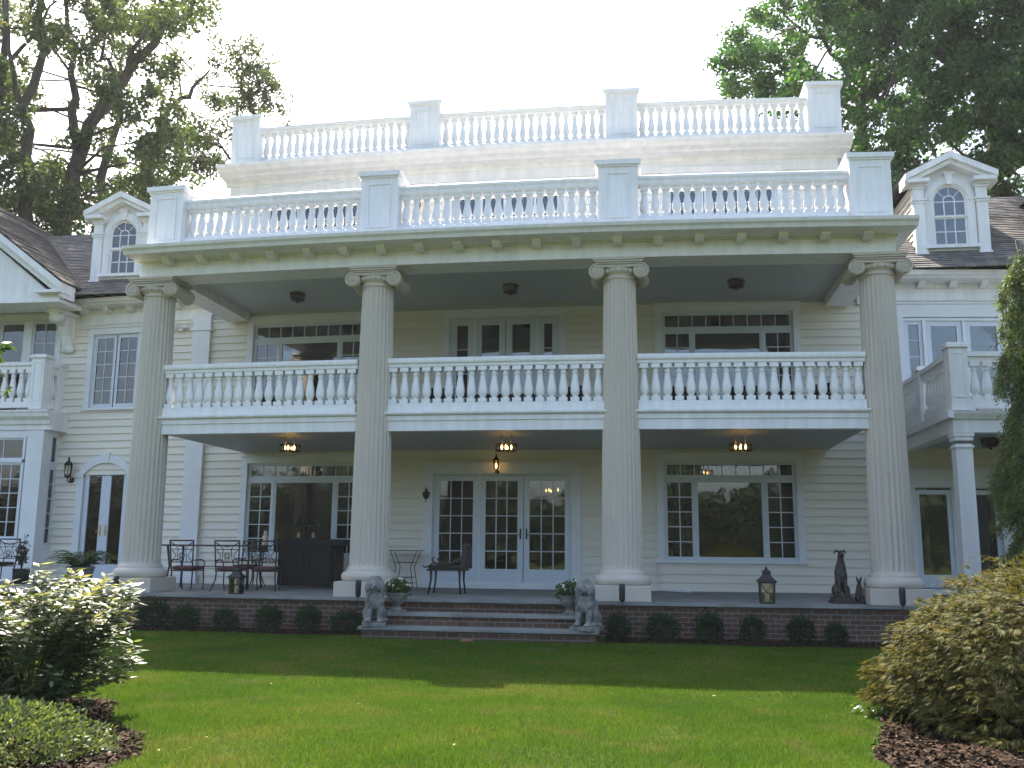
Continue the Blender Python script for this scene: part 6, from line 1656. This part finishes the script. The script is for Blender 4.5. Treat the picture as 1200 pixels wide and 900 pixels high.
# carved side chair facing left
LEATHER = mat("brown_leather", (0.055, 0.038, 0.03), .5, var=.35, vscale=8, bump=.1)
t = put(thing("scroll_chair", "brown scrolled armchair turned sideways before the french doors", "chair"), -1.18, 1.35)
for sx, sy in ((-.36, -.24), (-.36, .24), (.27, -.24), (.27, .24)):
    b = MB(); b.tube([(sx, sy, .50), (sx * 1.0, sy, .28), (sx * 1.12, sy * 1.1, .0)], [.03, .02, .022], 8); b.build("leg", IRON, t)
b = MB(); b.box(-.45, .38, -.29, .29, .49, .535, seg=None); b.build("seat_frame", BRONZE, t, bevel=.012)
b = MB(); b.box(-.42, .30, -.26, .26, .536, .61, seg=None); b.build("seat_cushion", LEATHER, t, bevel=.03)
b = MB()
prof_ = [(.26, .54), (.40, .54), (.42, .7), (.45, .9), (.43, 1.02), (.38, 1.09), (.33, 1.06), (.33, .95), (.30, .75)]
b.prism_y(prof_, -.27, .27); b.build("backrest", LEATHER, t, bevel=.02)
for sy in (-.28, .28):
    b = MB(); b.tube([(.35, sy, .80), (.1, sy, .66), (-.12, sy, .62), (-.28, sy, .66), (-.33, sy, .74), (-.28, sy, .79)], [.03, .028, .026, .024, .022, .014], 8)
    b.tube([(-.30, sy, .66), (-.40, sy, .585), (-.5, sy, .57), (-.54, sy, .60)], [.022, .022, .02, .012], 7); b.build("armrest", BRONZE, t)
# cane chair at the very left of the porch
dining_chair("porch_chair", "dark curved-back chair at the left edge of the porch before the bay window", -12.95, 1.9, 0, 1.3, "porch lounge chairs", WICKER)
# balcony furniture seen between the balusters
def lounge(x, y, rz, label):
    t = thing("balcony_chair", label, "chair", rz=rz, group="dark chairs on the balcony"); t.location = (x, y - bow(x), 3.72)
    b = MB(); b.box(-.3, .3, -.28, .3, .36, .44, seg=None); b.build("seat", WICKER, t, bevel=.03)
    b = MB(); b.prism_x([(-.28, .44), (-.36, .44), (-.48, .92), (-.42, .94)], -.3, .3); b.build("backrest", WICKER, t, bevel=.02)
    for sx in (-.29, .29):
        b = MB(); b.tube([(sx, .28, .02), (sx, .28, .62), (sx, -.36, .64)], .02, 6); b.build("armrest", IRON, t)
        b = MB(); b.tube([(sx, -.24, .38), (sx, -.34, 0)], .018, 6); b.build("leg", IRON, t)
lounge(-1.55, 1.7, 3.3, "dark wicker chair behind the middle balcony rail, left of its table")
lounge(1.35, 1.7, 2.6, "dark wicker chair behind the middle balcony rail, right of its table")
lounge(4.1, 1.9, 3.5, "dark wicker chair behind the right balcony rail, under the left of the window")
lounge(5.2, 1.9, 2.9, "dark wicker chair behind the right balcony rail, under the middle of the window")
lounge(6.75, 1.7, 2.4, "dark chair behind the right balcony rail, close to the right column")
lounge(-5.9, 2.2, 3.6, "dark wicker chair behind the left balcony rail")
for x, w_, lb in ((-.1, .75, "dark table on the middle balcony between two wicker chairs"), (5.95, .35, "small dark side table on the right balcony between the chairs")):
    t = thing("balcony_table", lb, "table", group="dark tables on the balcony"); t.location = (x, 1.8 - bow(x), 3.72)
    b = MB(); b.box(-w_, w_, -.4, .4, .62, .66, seg=None); b.build("tabletop", IRON, t, bevel=.008)
    for sx in (-w_ + .06, w_ - .06):
        for sy in (-.34, .34):
            b = MB(); b.tube([(sx, sy, 0), (sx, sy, .62)], .02, 6); b.build("leg", IRON, t)
# chandelier glimpsed through the french doors
t = thing("chandelier", "brass chandelier of small lit candles seen through the right french door", "chandelier", (.7, 6.4, 2.35))
b = MB(); b.tube([(0, 0, .92), (0, 0, .2)], .012, 6); b.lathe([(.01, .25), (.05, .2), (.06, .12), (.03, .02), (.02, -.05)], seg=12)
for i in range(8):
    a_ = 2 * math.pi * i / 8; c_, s_ = math.cos(a_), math.sin(a_)
    b.tube([(0, 0, .05), (.2 * c_, .2 * s_, -.03), (.36 * c_, .36 * s_, .06)], .012, 6); b.lathe([(.03, .06), (.035, .07), (.012, .08), (.012, .15)], cx=.36 * c_, cy=.36 * s_, seg=8)
b.build("arms", BRASS, t)
for i in range(8):
    a_ = 2 * math.pi * i / 8
    b = MB(); b.lathe([(.010, .15), (.018, .18), (.003, .24)], cx=.36 * math.cos(a_), cy=.36 * math.sin(a_), seg=8); b.build("bulb", BULB, t)
# little things
t = put(thing("drain_pipe", "thin white pipe running down the clapboard and out along the porch floor", "pipe"), 3.33, D - .06)
b = MB(); b.tube([(0, 0, .62), (0, 0, .05), (.02, -.03, .03), (.2, -.2, .025), (.72, -.62, .025)], .022, 8); b.build("pipe", WHITE, t)
t = thing("red_stone", "flat reddish stone on the grass at the foot of the steps", "stone", (-.14, -2.3, GZ))
b = MB(); b.ball((0, 0, .025), (.12, .07, .045), 12, 8); b.ball((.07, .02, .03), (.06, .05, .04), 10, 7); remesh(b.build("stone", mat("red_stone", (.30, .13, .09), .9, var=.4, vscale=20), t), .012, 2)
# fallen leaves
r = np.random.default_rng(91); n = 30
P = np.stack([r.uniform(-3, 5.2, n), r.uniform(-12.3, -2.2, n), np.full(n, GZ + .045)], 1)
P = P[in_poly(P[:, 0], P[:, 1], lawn_poly)]; n = len(P)
kind(np_mesh("fallen_leaves", leaf_quads(P, unit(rand_dirs(n, r) * [1, 1, .2]), unit(rand_dirs(n, r) * .4 + [0, 0, 1]), r.uniform(.03, .06, n), r.uniform(.02, .035, n)), 4,
     leaf_mat("dry_leaves", (.22, .10, .03), (.36, .26, .10), .8, .2)), "stuff")

# ------------------------------------------------------------------ thin scattering volume added to stand in for lens veil
hz = MB(); hz.box(-125, 125, -95, 62, GZ - 1.4, 36, seg=None)
hm = bpy.data.materials.new("lens_veil_haze"); hm.use_nodes = True
hn = hm.node_tree; hn.nodes.remove(hn.nodes["Principled BSDF"])
pv = hn.nodes.new("ShaderNodeVolumePrincipled")
pv.inputs["Density"].default_value = 0.0003
pv.inputs["Color"].default_value = (.9, .95, 1, 1)
pv.inputs["Anisotropy"].default_value = .3
hn.links.new(pv.outputs[0], hn.nodes["Material Output"].inputs["Volume"])
kind(hz.build("haze", hm), "stuff")
